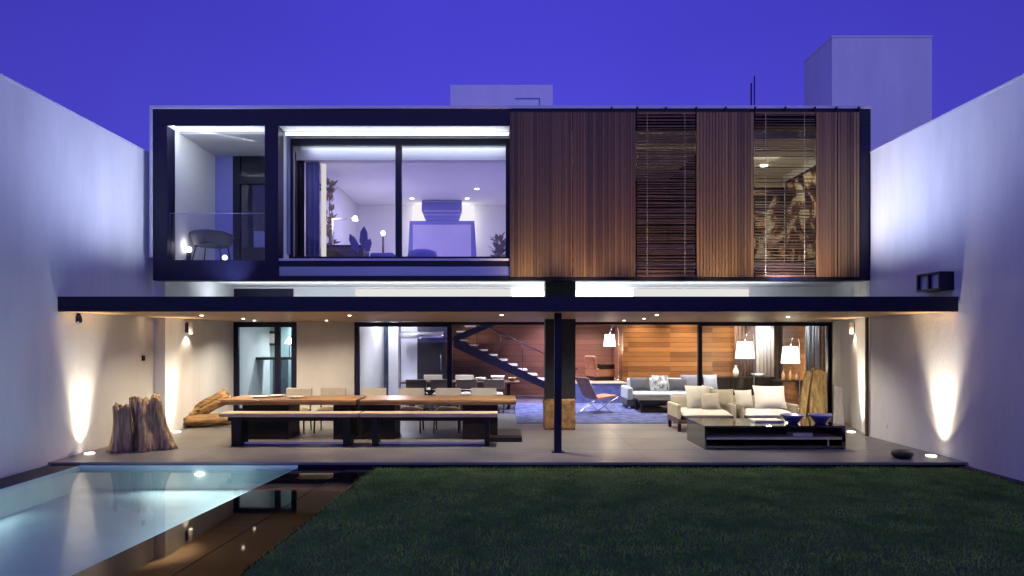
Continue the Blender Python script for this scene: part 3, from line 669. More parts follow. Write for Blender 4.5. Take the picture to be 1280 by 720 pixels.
# chairs beyond the tables
def dining_chair(label, group, pad='cream', loc=(0, 0, 0), rz=0, h=.88):
    t = thing('dining_chair', label, 'chair', loc, group, rz)
    w = .27
    MB().pillow(.52, .50, .10, Matrix.Translation((0, 0, .46)) @ Matrix.Rotation(R(90), 4, 'X')).obj('seat', pad, t, world=False)
    MB().box(-w, w, .215, .275, h-.26, h, tilt=Matrix.Rotation(R(-6), 3, 'X')).obj('backrest', pad, t, .02, world=False)
    MB().box(-w+.02, w-.02, -.23, .23, .38, .41).obj('seat_frame', 'walnut', t, world=False)
    for sx in (-1, 1):
        MB().tube([(sx*(w-.03), -.21, .40), (sx*(w-.02), -.23, 0)], [.02, .014]).obj('leg', 'walnut', t, world=False)
        MB().tube([(sx*(w-.03), .25, .66), (sx*(w-.03), .22, .40), (sx*(w-.02), .27, 0)], [.016, .02, .014]).obj('leg', 'walnut', t, world=False)
    return t
Yc = 13.05; grp = 'cream chairs behind the terrace tables'
c0 = dining_chair('cream padded chair behind the plates of the left table', grp, 'cream', (X(369, Yc), Yc, 0))
for px, lb in ((464, 'bright cream padded chair at the join of the two terrace tables'), (512, 'second cream chair along the back of the right terrace table'),
               (559, 'cream chair facing the middle of the right terrace table'), (604, 'cream chair at the stair end of the right terrace table')):
    c = copy_tree(c0); c.location.x = X(px, Yc); c['label'] = lb
c = copy_tree(c0); c.location.x = X(412, Yc); c['label'] = 'cream padded chair before the beige wall, mid left table'
# plates on the left table
for i, (px, y, lb) in enumerate(((325, 12.35, 'white dinner plate at the pool end of the left table'), (346, 12.55, 'white dinner plate, middle one on the left table'), (370, 12.3, 'white dinner plate on left table nearest the chair'))):
    p = MB().lathe([(.06, 0), (.11, .008), (.17, .028), (.165, .033), (.10, .014), (.01, .012)], (X(px, y), y, .766), 28).obj('plate', 'ceramic_white')
    tag(p, lb, 'plate', 'white plates on the left table')
# indoor dining table, chairs, bowls
it = thing('indoor_table', 'long dark dining table indoors in front of staircase', 'table', (X(570, 17.5), 17.5, 0))
MB().box(X(500, 17.1), X(650, 17.1), 17.1, 18.0, .70, .745).obj('tabletop', 'walnut', it, .006)
for px in (512, 636):
    for yy in (17.2, 17.85): MB().box(X(px, 17.1)-.04, X(px, 17.1)+.04, yy, yy+.08, 0, .698).obj('leg', 'black_wood', it)
gi = 'chairs round the indoor table'
ci = dining_chair('olive upholstered chair at left end of the indoor table', gi, 'tan', (X(522, 16.75), 16.75, 0), R(180), .86)
for px, lb in ((552, 'olive chair before indoor table, beside the window frame'), (584, 'olive chair below the white bowls on the indoor table'), (618, 'olive chair at the stair end of the indoor table')):
    c = copy_tree(ci); c.location.x = X(px, 16.75); c['label'] = lb
cj = copy_tree(ci); cj.location = (X(540, 18.3), 18.3, 0); cj.rotation_euler.z = 0; cj['label'] = 'chair on the far side of indoor table, towards the dark door'
cj = copy_tree(ci); cj.location = (X(580, 18.3), 18.3, 0); cj.rotation_euler.z = 0; cj['label'] = 'chair on the far side of indoor table, under the stair'
for px, r, h, m, lb in ((601, .14, .10, 'ceramic_white', 'small white bowl on the indoor dining table'), (622, .20, .15, 'ceramic_white', 'large white bowl on the indoor dining table'), (640, .12, .10, 'ceramic_brown', 'brown bowl at the end of the indoor table')):
    b = MB().lathe([(r*.4, 0), (r*.75, h*.35), (r, h), (r*.94, h), (r*.6, h*.35), (.01, h*.2)], (X(px, 17.5), 17.5, .746), 24).obj('bowl', m); tag(b, lb, 'bowl')

# coffee table, mirrored dark metal
ct = thing('coffee_table', 'low wide black mirrored coffee table on the terrace', 'coffee table', (4.7, 11.45, 0))
x0, x1, y0, y1 = X(881, 10.95), X(1057, 10.95), 10.95, 12.0
MB().box(x0, x1, y0, y1, .375, .405).obj('tabletop', 'mirror_black', ct, .004)
MB().box(x0, x0+.03, y0+.002, y1-.002, .0, .374).obj('side_panel', 'mirror_black', ct); MB().box(x1-.06, x1, y0+.002, y1-.002, .0, .374).obj('side_panel', 'mirror_black', ct)
MB().box(x0+.032, x1-.062, y0+.002, y1-.03, .17, .205).obj('shelf', 'bench_wood', ct); MB().box(x0+.032, x1-.062, y0+.01, y1-.03, .02, .06).obj('shelf', 'mirror_black', ct)
MB().box(x0+.032, x1-.062, y1-.025, y1-.005, .062, .374).obj('back_panel', 'mirror_black', ct)
MB().box(X(1035, 10.95), X(1037, 10.95), y0+.02, y0+.05, .062, .168).obj('divider', 'chrome', ct)
for px, lb in ((991, 'blue footed bowl left on the black coffee table'), (1026, 'blue bowl on black coffee table beside grey plank')):
    y = 11.3; b = MB().lathe([(.08, 0), (.09, .01), (.16, .10), (.21, .155), (.19, .155), (.12, .07), (.01, .05)], (X(px, y), y, .406), 28, lambda a, z: 1+.04*math.sin(3*a)).obj('bowl', 'ceramic_blue'); tag(b, lb, 'bowl', 'blue bowls on the coffee table')
y = 11.6; b = MB().box(X(940, y), X(975, y), y-.15, y+.17, .406, .436).obj('book', 'ivory', None, .003); tag(b, 'large pale book lying on the black coffee table', 'book')
y = 11.15; b = MB().box(X(990, y), X(1014, y), y-.05, y+.2, .201, .26).obj('magazine', 'cream', None, .003); tag(b, 'cream magazine stack on the coffee table shelf', 'magazines')

def RX(a): return Matrix.Rotation(R(a), 4, 'X')
def RZ(a): return Matrix.Rotation(R(a), 4, 'Z')
def T(x, y, z): return Matrix.Translation((x, y, z))
# terrace armchairs (wide, cushioned, facing the garden)
def arm_chair(px0, px1, label, fab, seatfab, Yf=13.15, ang=0):
    x0, x1 = X(px0, Yf), X(px1, Yf); w = x1-x0
    t = thing('armchair', label, 'armchair', ((x0+x1)/2, Yf+.4, 0), 'wide armchairs on the terrace', R(ang))
    def P(m): return m
    hw = w/2
    MB().box(-hw, hw, -.42, .45, .17, .25).obj('seat_frame', 'walnut', t, .01, world=False)
    for sx in (-1, 1):
        MB().box(min(sx*hw, sx*(hw-.08)), max(sx*hw, sx*(hw-.08)), -.40, .42, .251, .56).obj('arm', fab, t, .03, world=False)
        for yy in (-.38, .36): MB().box(sx*(hw-.05)-.03, sx*(hw-.05)+.03, yy, yy+.06, 0, .169).obj('leg', 'black_wood', t, world=False)
    MB().box(-hw+.082, hw-.082, .30, .43, .251, .68, tilt=Matrix.Rotation(R(-8), 3, 'X')).obj('backrest', fab, t, .03, world=False)
    MB().pillow(w-.17, .82, .20, T(0, -.04, .345) @ RX(90), 13, 6).obj('seat_cushion', seatfab, t, world=False)
    return t
a1 = arm_chair(847, 921, 'tan terrace armchair with three small cushions', 'tan', 'cream', 13.0, 0)
a2 = arm_chair(926, 999, 'ivory terrace armchair with one big white cushion', 'tan', 'ivory', 13.0, 0)
def cushion(px, Y, z, w, h, t, m, label, tilt=-16, rz=0, group=None):
    o = MB().pillow(w, h, t, RZ(rz) @ RX(tilt)).obj('cushion', m); o.location = (X(px, Y), Y, z+h/2*math.cos(R(tilt))+.02); tag(o, label, 'cushion', group); return o
gc = 'cushions on the terrace armchairs'
cushion(873, 13.42, .42, .56, .50, .16, 'cream', 'large beige cushion at left of tan armchair', -14, 6, gc)
cushion(902, 13.42, .42, .50, .42, .16, 'olive', 'olive cushion at right of tan armchair', -14, -10, gc)
cushion(888, 13.2, .43, .40, .36, .14, 'tan', 'small square cushion in front on tan armchair', -22, 0, gc)
cushion(930, 13.42, .42, .42, .40, .15, 'cream', 'beige cushion at left of ivory armchair', -14, 14, gc)
cushion(962, 13.36, .43, .66, .50, .19, 'ivory', 'big white cushion filling the ivory armchair', -20, -4, gc)

# ---- driftwood pieces
def trunk(name, label, cat, loc, h, r, seed, m, lean=(0, 0), flare=.35, group=None, sq=(1, 1), ridge=.16, n=64):
    rr = random.Random(seed); ph = [rr.uniform(0, 6.28) for _ in range(6)]
    mb = MB(); vs = []; rings = 14
    for j in range(rings):
        t = j/(rings-1)
        for k in range(n):
            a = 2*math.pi*k/n
            rad = 1+ridge*.8*math.sin(4*a+ph[0]+.8*t)+ridge*.35*math.sin(7*a+ph[1]-1.5*t)+.42*noise.noise((2.2*math.cos(a)+seed, 2.2*math.sin(a), t*1.2))+.20*noise.noise((6*math.cos(a)+seed, 6*math.sin(a), t*1.5))
            rad *= r*(1+flare*(1-t)**2-.05*t)
            zz = h*t
            if j >= rings-2: zz += .12*noise.noise((4*math.cos(a), 4*math.sin(a), seed))
            if j == 0: zz = 0
            vs.append((rad*math.cos(a)*sq[0]+lean[0]*t, rad*math.sin(a)*sq[1]+lean[1]*t, zz))
    fs = [(j*n+k, j*n+(k+1) % n, (j+1)*n+(k+1) % n, (j+1)*n+k) for j in range(rings-1) for k in range(n)]
    # hollow top
    base = len(vs); tp = vs[(rings-1)*n:]
    cx = lean[0]; cy = lean[1]
    vs += [((x-cx)*.6+cx, (y-cy)*.6+cy, z-.03) for x, y, z in tp]+[((x-cx)*.45+cx, (y-cy)*.45+cy, z-.3) for x, y, z in tp]
    fs += [((rings-1)*n+k, (rings-1)*n+(k+1) % n, base+(k+1) % n, base+k) for k in range(n)]+[(base+k, base+(k+1) % n, base+n+(k+1) % n, base+n+k) for k in range(n)]
    fs += [tuple(base+n+k for k in range(n)), tuple(range(n-1, -1, -1))]
    mb.add(vs, fs, True); o = mb.obj(name, m); o.location = loc; return tag(o, label, cat, group)
gd = 'driftwood trunks by the left wall'
trunk('driftwood_stump', 'narrow weathered driftwood trunk standing by left garden wall', 'driftwood', (X(148, 10.7), 10.75, 0), .77, .12, 3, 'driftwood', (.02, .0), .35, gd, (1, 1), .3)
trunk('driftwood_stump', 'broad ridged driftwood trunk leaning left beside the narrow one', 'driftwood', (X(189, 10.95), 11.0, 0), .88, .23, 8, 'driftwood', (-.13, .03), .48, gd, (1.0, .9), .3)
def log(label, p0, p1, r, seed, group):
    P0, P1 = Vector(p0), Vector(p1); d = (P1-P0).normalized(); a = d.cross(Vector((0, 0, 1))).normalized(); b = a.cross(d); n = 28; L = 9
    vs = []
    for j in range(L):
        t = j/(L-1); c = P0+(P1-P0)*t
        for k in range(n):
            an = 2*math.pi*k/n
            q = r*(1+.16*math.sin(3*an+seed+t)+.09*math.sin(7*an+seed*2-2*t)+.25*noise.noise((math.cos(an)*2, math.sin(an)*2+seed, t*3)))
            vs.append(tuple(c+(a*math.cos(an)+b*math.sin(an))*q+d*(.05*math.sin(4*an+seed) if j in (0, L-1) else 0)))
    fs = [(j*n+k, j*n+(k+1) % n, (j+1)*n+(k+1) % n, (j+1)*n+k) for j in range(L-1) for k in range(n)]+[tuple(range(n-1, -1, -1)), tuple((L-1)*n+k for k in range(n))]
    ctr = (P0+P1)/2; ctr.z = 0
    mb = MB().add([(x-ctr.x, y-ctr.y, z) for x, y, z in vs], fs, True); o = mb.obj('log', 'log_wood'); o.location = ctr; return tag(o, label, 'log', group)
gl = 'logs heaped by the left window'
Yl = 13.9
log('thick brown log lying lowest on the terrace by the window', (X(238, Yl), Yl-.25, .12), (X(292, Yl), Yl-.1, .17), .125, 1, gl)
log('long log slanting up across the heap by left window', (X(233, Yl), Yl+.12, .20), (X(277, Yl), Yl+.30, .64), .135, 2.2, gl)
log('short dark log end sticking out of heap towards pool', (X(230, Yl), Yl-.30, .13), (X(246, Yl), Yl+.35, .30), .11, 4.1, gl)
log('slender log resting steeply on the heap nearest the window', (X(250, Yl), Yl+.0, .28), (X(284, Yl), Yl+.12, .60), .08, 5.3, gl)
# column stump
st_ = MB(); rr = random.Random(12)
n = 60; xs0, xs1, ys0, ys1 = X(680, 13.3), X(719.5, 13.3), 13.3, 13.76
vs = []
per = []
for k in range(n):
    t = k/n*4; s_ = int(t); u = t-s_
    per.append([(xs0+(xs1-xs0)*u, ys0), (xs1, ys0+(ys1-ys0)*u), (xs1-(xs1-xs0)*u, ys1), (xs0, ys1-(ys1-ys0)*u)][s_])
cx, cy = (xs0+xs1)/2, (ys0+ys1)/2
L = 9
for j in range(L):
    z = .60*j/(L-1)
    for x, y in per:
        q = 1+.09*noise.noise((x*13, y*13, z*3))+.03*noise.noise((x*30, y*30, z*14))-.03
        vs.append((cx+(x-cx)*q, cy+(y-cy)*q, z+(.07*noise.noise((x*12, y*12, 3)) if j == L-1 else 0)))
fs = [(j*n+k, j*n+(k+1) % n, (j+1)*n+(k+1) % n, (j+1)*n+k) for j in range(L-1) for k in range(n)]+[tuple(range(n-1, -1, -1)), tuple((L-1)*n+k for k in range(n))]
o = MB().add([(x-cx, y-cy, z) for x, y, z in vs], fs, True).obj('tree_stump', 'stump_bark'); o.location = (cx, cy, 0); tag(o, 'square cut rough tree stump at the foot of the charcoal column', 'tree stump')
# leaning slabs by the right window
Yr = 13.95
def slab(label, pts, Y, th, m, name, leany=.25):
    cx = sum(X(p[0], Y) for p in pts)/len(pts); n = len(pts)
    h = max(Z(p[1], Y) for p in pts)
    vs = []
    for dy in (0, th):
        for px, py in pts: z = max(Z(py, Y), 0); vs.append((X(px, Y)-cx, dy+leany*z/h, z))
    fs = [tuple(range(n)), tuple(range(2*n-1, n-1, -1))]+[(i, n+i, n+(i+1) % n, (i+1) % n) for i in range(n)]
    o = MB().add(vs, fs).obj(name, m, None, .01); o.location = (cx, Y, 0); return tag(o, label, name.replace('_', ' '), 'wood slabs by the right window')
slab('big golden brown wood slab with pointed foot leaning by window', [(998, 533), (1006, 533), (1013, 500), (1018, 480), (1022, 466), (1016, 464), (1010, 478), (1003, 505)], 13.9, .06, 'slab_wood', 'wood_slab')
slab('wide streaked wood slab standing upright by the window frame', [(1012, 533), (1035, 533), (1038, 500), (1040, 466), (1030, 462), (1023, 464), (1017, 490)], 14.05, .07, 'slab_wood', 'wood_slab')
slab('slim pale golden wood slab squeezed between the two bigger ones', [(1004, 533), (1020, 533), (1029, 500), (1033, 470), (1027, 459), (1020, 461), (1014, 495)], 14.2, .05, 'slab_wood', 'wood_slab', .2)
slab('narrow pale grey plank standing against the right wall', [(1042, 535), (1056, 535), (1060, 486), (1050, 483)], 13.6, .04, 'grey_plank', 'wood_slab')

# ================================================================== LIVING ROOM
rug = bx('rug', 'rug_blue', None, .35, 4.45, 14.3, 18.7, .004, .016); tag(rug, 'mottled blue rug on the living room floor', 'rug')
# sofa
Yf = 17.1
sf = thing('sofa', 'long pale grey sofa indoors under the wood wall', 'sofa', (X(830, Yf), Yf+.5, 0))
x0, x1 = X(784, Yf), X(893, Yf)
MB().box(x0, x1, Yf+.05, Yf+.95, .10, .26).obj('base', 'dark_fabric', sf, .01)
MB().box(x0, x0+.16, Yf, Yf+.95, .262, .60).obj('arm', 'pale_grey', sf, .04); MB().box(x1-.16, x1, Yf, Yf+.95, .262, .60).obj('arm', 'pale_grey', sf, .04)
MB().box(x0+.162, x1-.162, Yf+.72, Yf+.95, .262, .80).obj('backrest', 'pale_grey', sf, .05)
xm = (x0+x1)/2
for a, b in ((x0+.165, xm-.005), (xm+.005, x1-.165)): MB().box(a, b, Yf-.02, Yf+.715, .262, .45).obj('seat_cushion', 'pale_grey', sf, .05)
for xx in (x0+.08, x1-.08):
    for yy in (Yf+.1, Yf+.85): MB().box(xx-.03, xx+.03, yy, yy+.05, 0, .099).obj('leg', 'chrome', sf)
gs = 'cushions on the grey sofa'
Yq = 17.62
cushion(800, Yq, .45, .58, .38, .15, 'dark_fabric', 'charcoal cushion at the left end of the grey sofa', -14, 4, gs)
cushion(825, Yq, .45, .46, .44, .15, 'patterned', 'black and white patterned cushion on grey sofa', -14, -4, gs)
cushion(848, Yq-.05, .45, .56, .36, .15, 'dark_fabric', 'dark cushion in the middle of the grey sofa', -16, 3, gs)
cushion(862, Yq, .45, .50, .46, .15, 'mid_fabric', 'mid grey cushion partly behind the window mullion', -12, -8, gs)
cushion(888, Yq, .45, .40, .46, .15, 'pale_grey', 'pale grey cushion at the right end of sofa', -12, 4, gs)
# low black coffee table indoors
lt = thing('low_table', 'low black coffee table in front of the grey sofa', 'coffee table', (X(825, 16.4), 16.6, 0))
MB().box(X(800, 16.2), X(850, 16.2), 16.25, 16.95, .30, .34).obj('tabletop', 'black_wood', lt, .004); MB().box(X(804, 16.2), X(846, 16.2), 16.3, 16.9, .03, .07).obj('shelf', 'black_wood', lt)
for a in (803, 847):
    for yy in (16.28, 16.88): MB().box(X(a, 16.2)-.025, X(a, 16.2)+.025, yy, yy+.05, 0, .299).obj('leg', 'black_wood', lt)
# leather lounge chair
lc = thing('lounge_chair', 'tan leather sling lounge chair on chrome legs', 'lounge chair', (X(752, 16.4), 16.5, 0), None, R(28))
MB().add([(-.62, y, .92) for y in (-.28, .28)]+[(-.36, y, .42) for y in (-.28, .28)]+[(-.30, y, .36) for y in (-.28, .28)]+[(.30, y, .42) for y in (-.28, .28)]+
         [(-.585, y, .93) for y in (-.28, .28)]+[(-.33, y, .455) for y in (-.28, .28)]+[(-.28, y, .41) for y in (-.28, .28)]+[(.30, y, .46) for y in (-.28, .28)],
         [(0, 1, 3, 2), (2, 3, 5, 4), (4, 5, 7, 6), (8, 10, 11, 9), (10, 12, 13, 11), (12, 14, 15, 13), (0, 2, 10, 8), (2, 4, 12, 10), (4, 6, 14, 12), (1, 9, 11, 3), (3, 11, 13, 5), (5, 13, 15, 7), (0, 8, 9, 1), (6, 7, 15, 14)]).obj('sling_seat', 'leather', lc, .008, world=False)
for sy in (-.30, .30):
    MB().tube([(-.60, sy, .90), (-.34, sy, .40), (.10, sy, .02), (.16, sy, .012)], .013).obj('leg', 'chrome', lc, world=False)
    MB().tube([(.32, sy, .42), (-.05, sy, .24), (-.42, sy, .02), (-.46, sy, .012)], .013).obj('leg', 'chrome', lc, world=False)
# armchair and reading lamp on the platform
rc = thing('club_chair', 'brown leather club chair on the platform under lamp', 'armchair', (X(750, 20.2), 20.2, .60), None, R(20))
MB().box(-.36, .36, -.34, .34, .12, .36).obj('seat', 'leather', rc, .05, world=False); MB().box(-.36, -.22, -.30, .34, .362, .78, tilt=Matrix.Rotation(R(-8), 3, 'Y')).obj('backrest', 'leather', rc, .05, world=False)
MB().box(-.20, .34, .24, .34, .362, .52).obj('arm', 'black_wood', rc, .02, world=False); MB().box(-.20, .34, -.34, -.24, .362, .52).obj('arm', 'black_wood', rc, .02, world=False)
MB().box(-.33, .33, -.31, .31, 0, .118).obj('base', 'black_wood', rc, world=False)
def floor_lamp(px, pytop, pybot, Y, wpx, label, z0=0, side=1, power=18):
    s = F/Y; zt, zb = Z(pytop, Y), Z(pybot, Y); r = wpx/s/2; x = X(px, Y)
    t = thing('floor_lamp', label, 'lamp', (x+side*.32, Y+.15, z0), 'white shaded floor lamps indoors')
    MB().lathe([(r*.78, zt), (r, zb), (r*.98, zb), (r*.76, zt)], (x, Y, 0), 28).obj('lamp_shade', 'shade_glow', t)
    sx = x+side*.32
    MB().tube([(sx, Y+.15, z0+.02), (sx, Y+.15, zt+.1), (sx-side*.04, Y+.13, zt+.2), (sx-side*.14, Y+.08, zt+.26), (x+side*.06, Y+.03, zt+.2), (x, Y, zt+.0)], .013, 8).obj('stem', 'chrome', t)
    MB().lathe([(.15, 0), (.15, .02), (.03, .03)], (sx, Y+.15, z0), 20).obj('base', 'chrome', t)
    lamp('POINT', (x, Y, zb-.08), power, (1, .76, .44), size=.1); lamp('SPOT', (x, Y, zt+.03), power*.8, (1, .76, .44), (0, 0, 1), .08, 140)
floor_lamp(762, 418, 433, 20.2, 15, 'small white shaded lamp above the club chair on platform', .6, 1, 9)
floor_lamp(931, 427, 448, 17.9, 23, 'white shaded arc lamp left of the white curtain', 0, 1, 14)
floor_lamp(988, 433, 454, 17.2, 22, 'white shaded arc lamp right of the white curtain', 0, 1, 14)
# consoles behind the armchairs
cs = thing('console', 'dark low console along the wood wall behind armchairs', 'console', (X(925, 18.8), 19.0, 0))
MB().box(X(880, 18.8), X(972, 18.8), 18.8, 19.25, .72, .77).obj('top', 'black_wood', cs, .004); MB().box(X(882, 18.8), X(970, 18.8), 18.84, 19.22, .10, .718).obj('cabinet', 'black_wood', cs, .004)
b = MB().lathe([(.05, 0), (.09, .08), (.09, .18), (.04, .28), (.03, .33), (.05, .35)], (X(921, 18.9), 18.98, .771), 20).obj('vase', 'ceramic_white'); tag(b, 'white vase standing on the dark console', 'vase')
b = MB().lathe([(.09, 0), (.16, .05), (.20, .10), (.185, .10), (.1, .04), (.01, .03)], (X(949, 18.9), 18.98, .771), 24).obj('bowl', 'ceramic_white'); tag(b, 'wide white dish on the dark console before white curtain', 'dish')
s2 = thing('side_table', 'small dark side table holding bottles by the grey curtain', 'side table', (X(990, 17.7), 17.7, 0))
MB().box(X(975, 17.5), X(1010, 17.5), 17.5, 18.0, .72, .76).obj('top', 'black_wood', s2, .004)
for a in (977, 1008):
    for yy in (17.52, 17.94): MB().box(X(a, 17.5)-.02, X(a, 17.5)+.02, yy, yy+.04, 0, .719).obj('leg', 'black_wood', s2)
for px, h, lb in ((981, .30, 'tall brown bottle left on the small side table'), (990, .34, 'tallest brown bottle on small side table'), (998, .22, 'short brown bottle on the small side table')):
    b = MB().lathe([(.04, 0), (.045, .02), (.045, h*.55), (.018, h*.7), (.016, h), (.02, h)], (X(px, 17.6), 17.7, .761), 16).obj('bottle', 'ceramic_brown'); tag(b, lb, 'bottle', 'bottles on the side table')
# curtains
def curtain(px0, px1, Y, z0, z1, m, label, amp=.035, fold=.11):
    x0, x1 = X(px0, Y), X(px1, Y); n = max(8, int((x1-x0)/fold*8)); mb = MB()
    fr_ = [(x0+(x1-x0)*i/n, Y+amp*math.sin(2*math.pi*(x1-x0)*i/n/fold)) for i in range(n+1)]
    pts = fr_+[(x, y+.012) for x, y in reversed(fr_)]; nn = len(pts)
    vs = [(x, y, z0) for x, y in pts]+[(x, y, z1) for x, y in pts]
    fs = [(i, (i+1) % nn, nn+(i+1) % nn, nn+i) for i in range(nn)]
    fs += [(n_-1-0, 0, 0, 0) for n_ in ()]
    fs += [(i, nn-1-i, nn-2-i, i+1) for i in range(n)]+[(nn+i, nn+i+1, 2*nn-2-i, 2*nn-1-i) for i in range(n)]
    cx = (x0+x1)/2
    o = MB().add([(x-cx, y-Y, z-z0) for x, y, z in vs], fs, True).obj('curtain', m); o.location = (cx, Y, z0); return tag(o, label, 'curtain')
curtain(918, 944, 19.45, .03, 2.88, 'curtain_brown', 'brown curtain hanging behind the left arc lamp')
curtain(945, 969, 19.40, .03, 2.88, 'curtain_white', 'bright white curtain between the two arc lamps')
curtain(969, 979, 18.4, .03, 2.88, 'curtain_dark', 'narrow dark curtain right of the white curtain')
curtain(1007, 1019, 16.9, .03, 2.88, 'curtain_grey', 'grey curtain hanging before the wood wall, right end')
curtain(1019, 1030, 16.6, .03, 2.88, 'curtain_white', 'pale narrow curtain against the right window frame')
lamp('SPOT', (X(957, 19), 18.9, 2.8), 60, (1, .97, .95), (0, .28, -1), .05, 80)
# kitchen seen through the left window
kc = thing('kitchen_counter', 'black bar counter inside the small left window', 'counter', (X(350, 17.6), 17.7, 0))
MB().box(X(319, 17.5), X(372, 17.5), 17.5, 18.1, 1.33, 1.40).obj('counter_top', 'black_wood', kc, .004); MB().box(X(340, 17.5), X(352, 17.5), 17.55, 18.05, 0, 1.328).obj('leg', 'slate_water', kc)
pc = thing('picture', 'small dark framed picture on the teal kitchen wall', 'picture', (X(338, 18.57), 18.57, 1.7))
MB().box(X(331, 18.55), X(346, 18.55), 18.55, 18.597, Z(432, 18.55), Z(414, 18.55)).obj('frame', 'black_wood', pc); MB().box(X(334, 18.55), X(343, 18.55), 18.54, 18.549, Z(429, 18.55), Z(417, 18.55)).obj('print', 'ivory', pc)
kl = thing('desk_lamp', 'white cone lamp standing on the black bar counter', 'lamp', (X(362, 17.7), 17.75, 1.40))
MB().lathe([(.02, 1.78), (.14, 1.60), (.13, 1.60), (.015, 1.76)], (X(361, 17.7), 17.75, .18), 20).obj('lamp_shade', 'lamp_white', kl); MB().tube([(X(361, 17.7), 17.75, 1.40), (X(361, 17.7), 17.75, 1.96)], .012).obj('stem', 'chrome', kl)
# ================================================================== UPPER ROOMS
# balcony chair
bc = thing('balcony_chair', 'dark curved shell chair on the upper balcony', 'chair', (X(268, 13.5), 13.45, 3.441))
n = 20; vs = []
for j in range(5):
    t = j/4
    for i in range(n+1):
        a = math.pi*(i/n)*1.16-.25; rr_ = .34+.09*t
        vs.append((rr_*math.cos(a), -.05+rr_*.8*math.sin(-a)*1, .42+.30*t*(.75+.25*math.sin(max(0, min(math.pi, a))))))
fs = [(j*(n+1)+i, j*(n+1)+i+1, (j+1)*(n+1)+i+1, (j+1)*(n+1)+i) for j in range(4) for i in range(n)]
sh = MB().add(vs, fs, True).obj('shell', 'dark_fabric', bc, world=False); so = sh.modifiers.new('solid', 'SOLIDIFY'); so.thickness = .03
MB().lathe([(.05, .40), (.30, .41), (.36, .44), (.30, .46), (.02, .45)], (0, -.05, 0), 24).obj('seat', 'dark_fabric', bc, world=False)
for sx in (-1, 1):
    for sy in (-1, 1): MB().tube([(sx*.24, -.05+sy*.2, .42), (sx*.31, -.05+sy*.27, 0)], .014).obj('leg', 'black_wood', bc, world=False)
bt = thing('balcony_cabinet', 'low dark cabinet by the balcony door', 'cabinet', (X(318, 14.2), 14.2, 3.441))
MB().box(X(301, 14.0), xm0+.02, 14.05, 14.4, 3.441, 3.93).obj('cabinet', 'charcoal', bt, .006); MB().box(X(314, 14.0), xm0+.02, 14.15, 14.35, 3.932, 4.30).obj('crate', 'curtain_blue', bt, .006)
# bedroom: lit headboard unit
Yv = 18.7
hd = thing('headboard', 'wide lilac panel with stacked blue top, glowing white from behind', 'headboard', (X(553, Yv), Yv+.3, 3.441))
def VZ(p): return Z(p, Yv)
def VXx(p): return X(p, Yv)
MB().prism_y([(VXx(508), 3.45), (VXx(598), 3.45), (VXx(593), VZ(276)), (VXx(512), VZ(276))], Yv, Yv+.10).obj('panel', 'blue_lacquer', hd, .01)
MB().box(VXx(516), VXx(589), Yv-.02, Yv-.002, 3.46, VZ(281)).obj('panel_inset', 'lilac_panel', hd, .004)
MB().prism_y([(VXx(532), VZ(275.5)), (VXx(573), VZ(275.5)), (VXx(577), VZ(263)), (VXx(577), VZ(251)), (VXx(527), VZ(251)), (VXx(527), VZ(263))], Yv+.0, Yv+.25).obj('top_unit', 'blue_lacquer', hd, .01)
for p0, p1 in ((251.5, 252.4), (263, 264.4), (268, 269)): MB().box(VXx(530), VXx(575), Yv-.012, Yv-.001, VZ(p1), VZ(p0)).obj('trim', 'lilac_panel', hd)
MB().box(VXx(514), VXx(592), Yv+.26, Yv+.30, 4.2, VZ(254)).obj('back_light', 'backlight', hd)
lamp('AREA', (VXx(552), Yv+.35, 5.4), 10, (1, .92, .68), (0, 1, 0), 1.5, sy=1.0)
# bed with blue cover, round blue armchair, plants, lamps
Yd = 15.2
bd = thing('bed', 'bed with a blue cover beside the upper window', 'bed', (X(480, 15.5), 15.9, 3.441))
MB().box(X(462, Yd), X(492, Yd), Yd, 17.2, 3.55, 3.98).obj('mattress', 'blue_fabric', bd, .06); MB().box(X(463, Yd), X(491, Yd), Yd+.05, 17.15, 3.442, 3.549).obj('base', 'black_wood', bd)
ro = thing('tub_chair', 'round blue tub chair in front of lilac panel', 'armchair', (X(526, 15), 15.3, 3.441))
MB().lathe([(.28, 0), (.34, .15), (.36, .45), (.33, .56), (.2, .61), (.02, .63)], (X(526, 15), 15.3, 3.441), 28).obj('shell', 'blue_fabric', ro)
dk = thing('desk', 'dark desk by the left wall of the upper room', 'desk', (X(425, 14.8), 15, 3.441))
MB().box(X(405, 14.6), X(455, 14.6), 14.6, 15.3, 4.02, 4.07).obj('top', 'black_wood', dk, .004)
MB().box(X(406, 14.6), X(454, 14.6), 14.62, 15.28, 3.6, 4.018).obj('cabinet', 'walnut', dk, .004)
for px in (407, 453): MB().box(X(px, 14.6)-.03, X(px, 14.6)+.03, 14.64, 14.7, 3.441, 3.599).obj('leg', 'black_wood', dk)
dl = thing('desk_lamp', 'thin white swing arm desk lamp in the upper room', 'lamp', (X(416, 14.9), 14.9, 4.07))
MB().tube([(X(416, 14.9), 14.9, 4.07), (X(416, 14.9), 14.9, Z(274, 14.9))], .022).obj('stem', 'ceramic_white', dl); MB().tube([(X(415, 14.9), 14.9, Z(274, 14.9)), (X(443, 14.9), 14.9, Z(272, 14.9))], .018).obj('arm', 'ceramic_white', dl)
MB().lathe([(.08, 0), (.08, .02), (.02, .03)], (X(416, 14.9), 14.9, 4.071), 16).obj('base', 'ceramic_white', dl)
MB().lathe([(.07, -.05), (.045, .04), (.02, .06)], (X(444, 14.9), 14.9, Z(273, 14.9)), 16).obj('lamp_shade', 'lamp_white', dl)
gl_ = MB().lathe([(.012, .03), (.045, .05), (.065, .10), (.045, .15), (.012, .17)], (X(478, 17.3), 17.4, Z(296, 17.4)), 20)
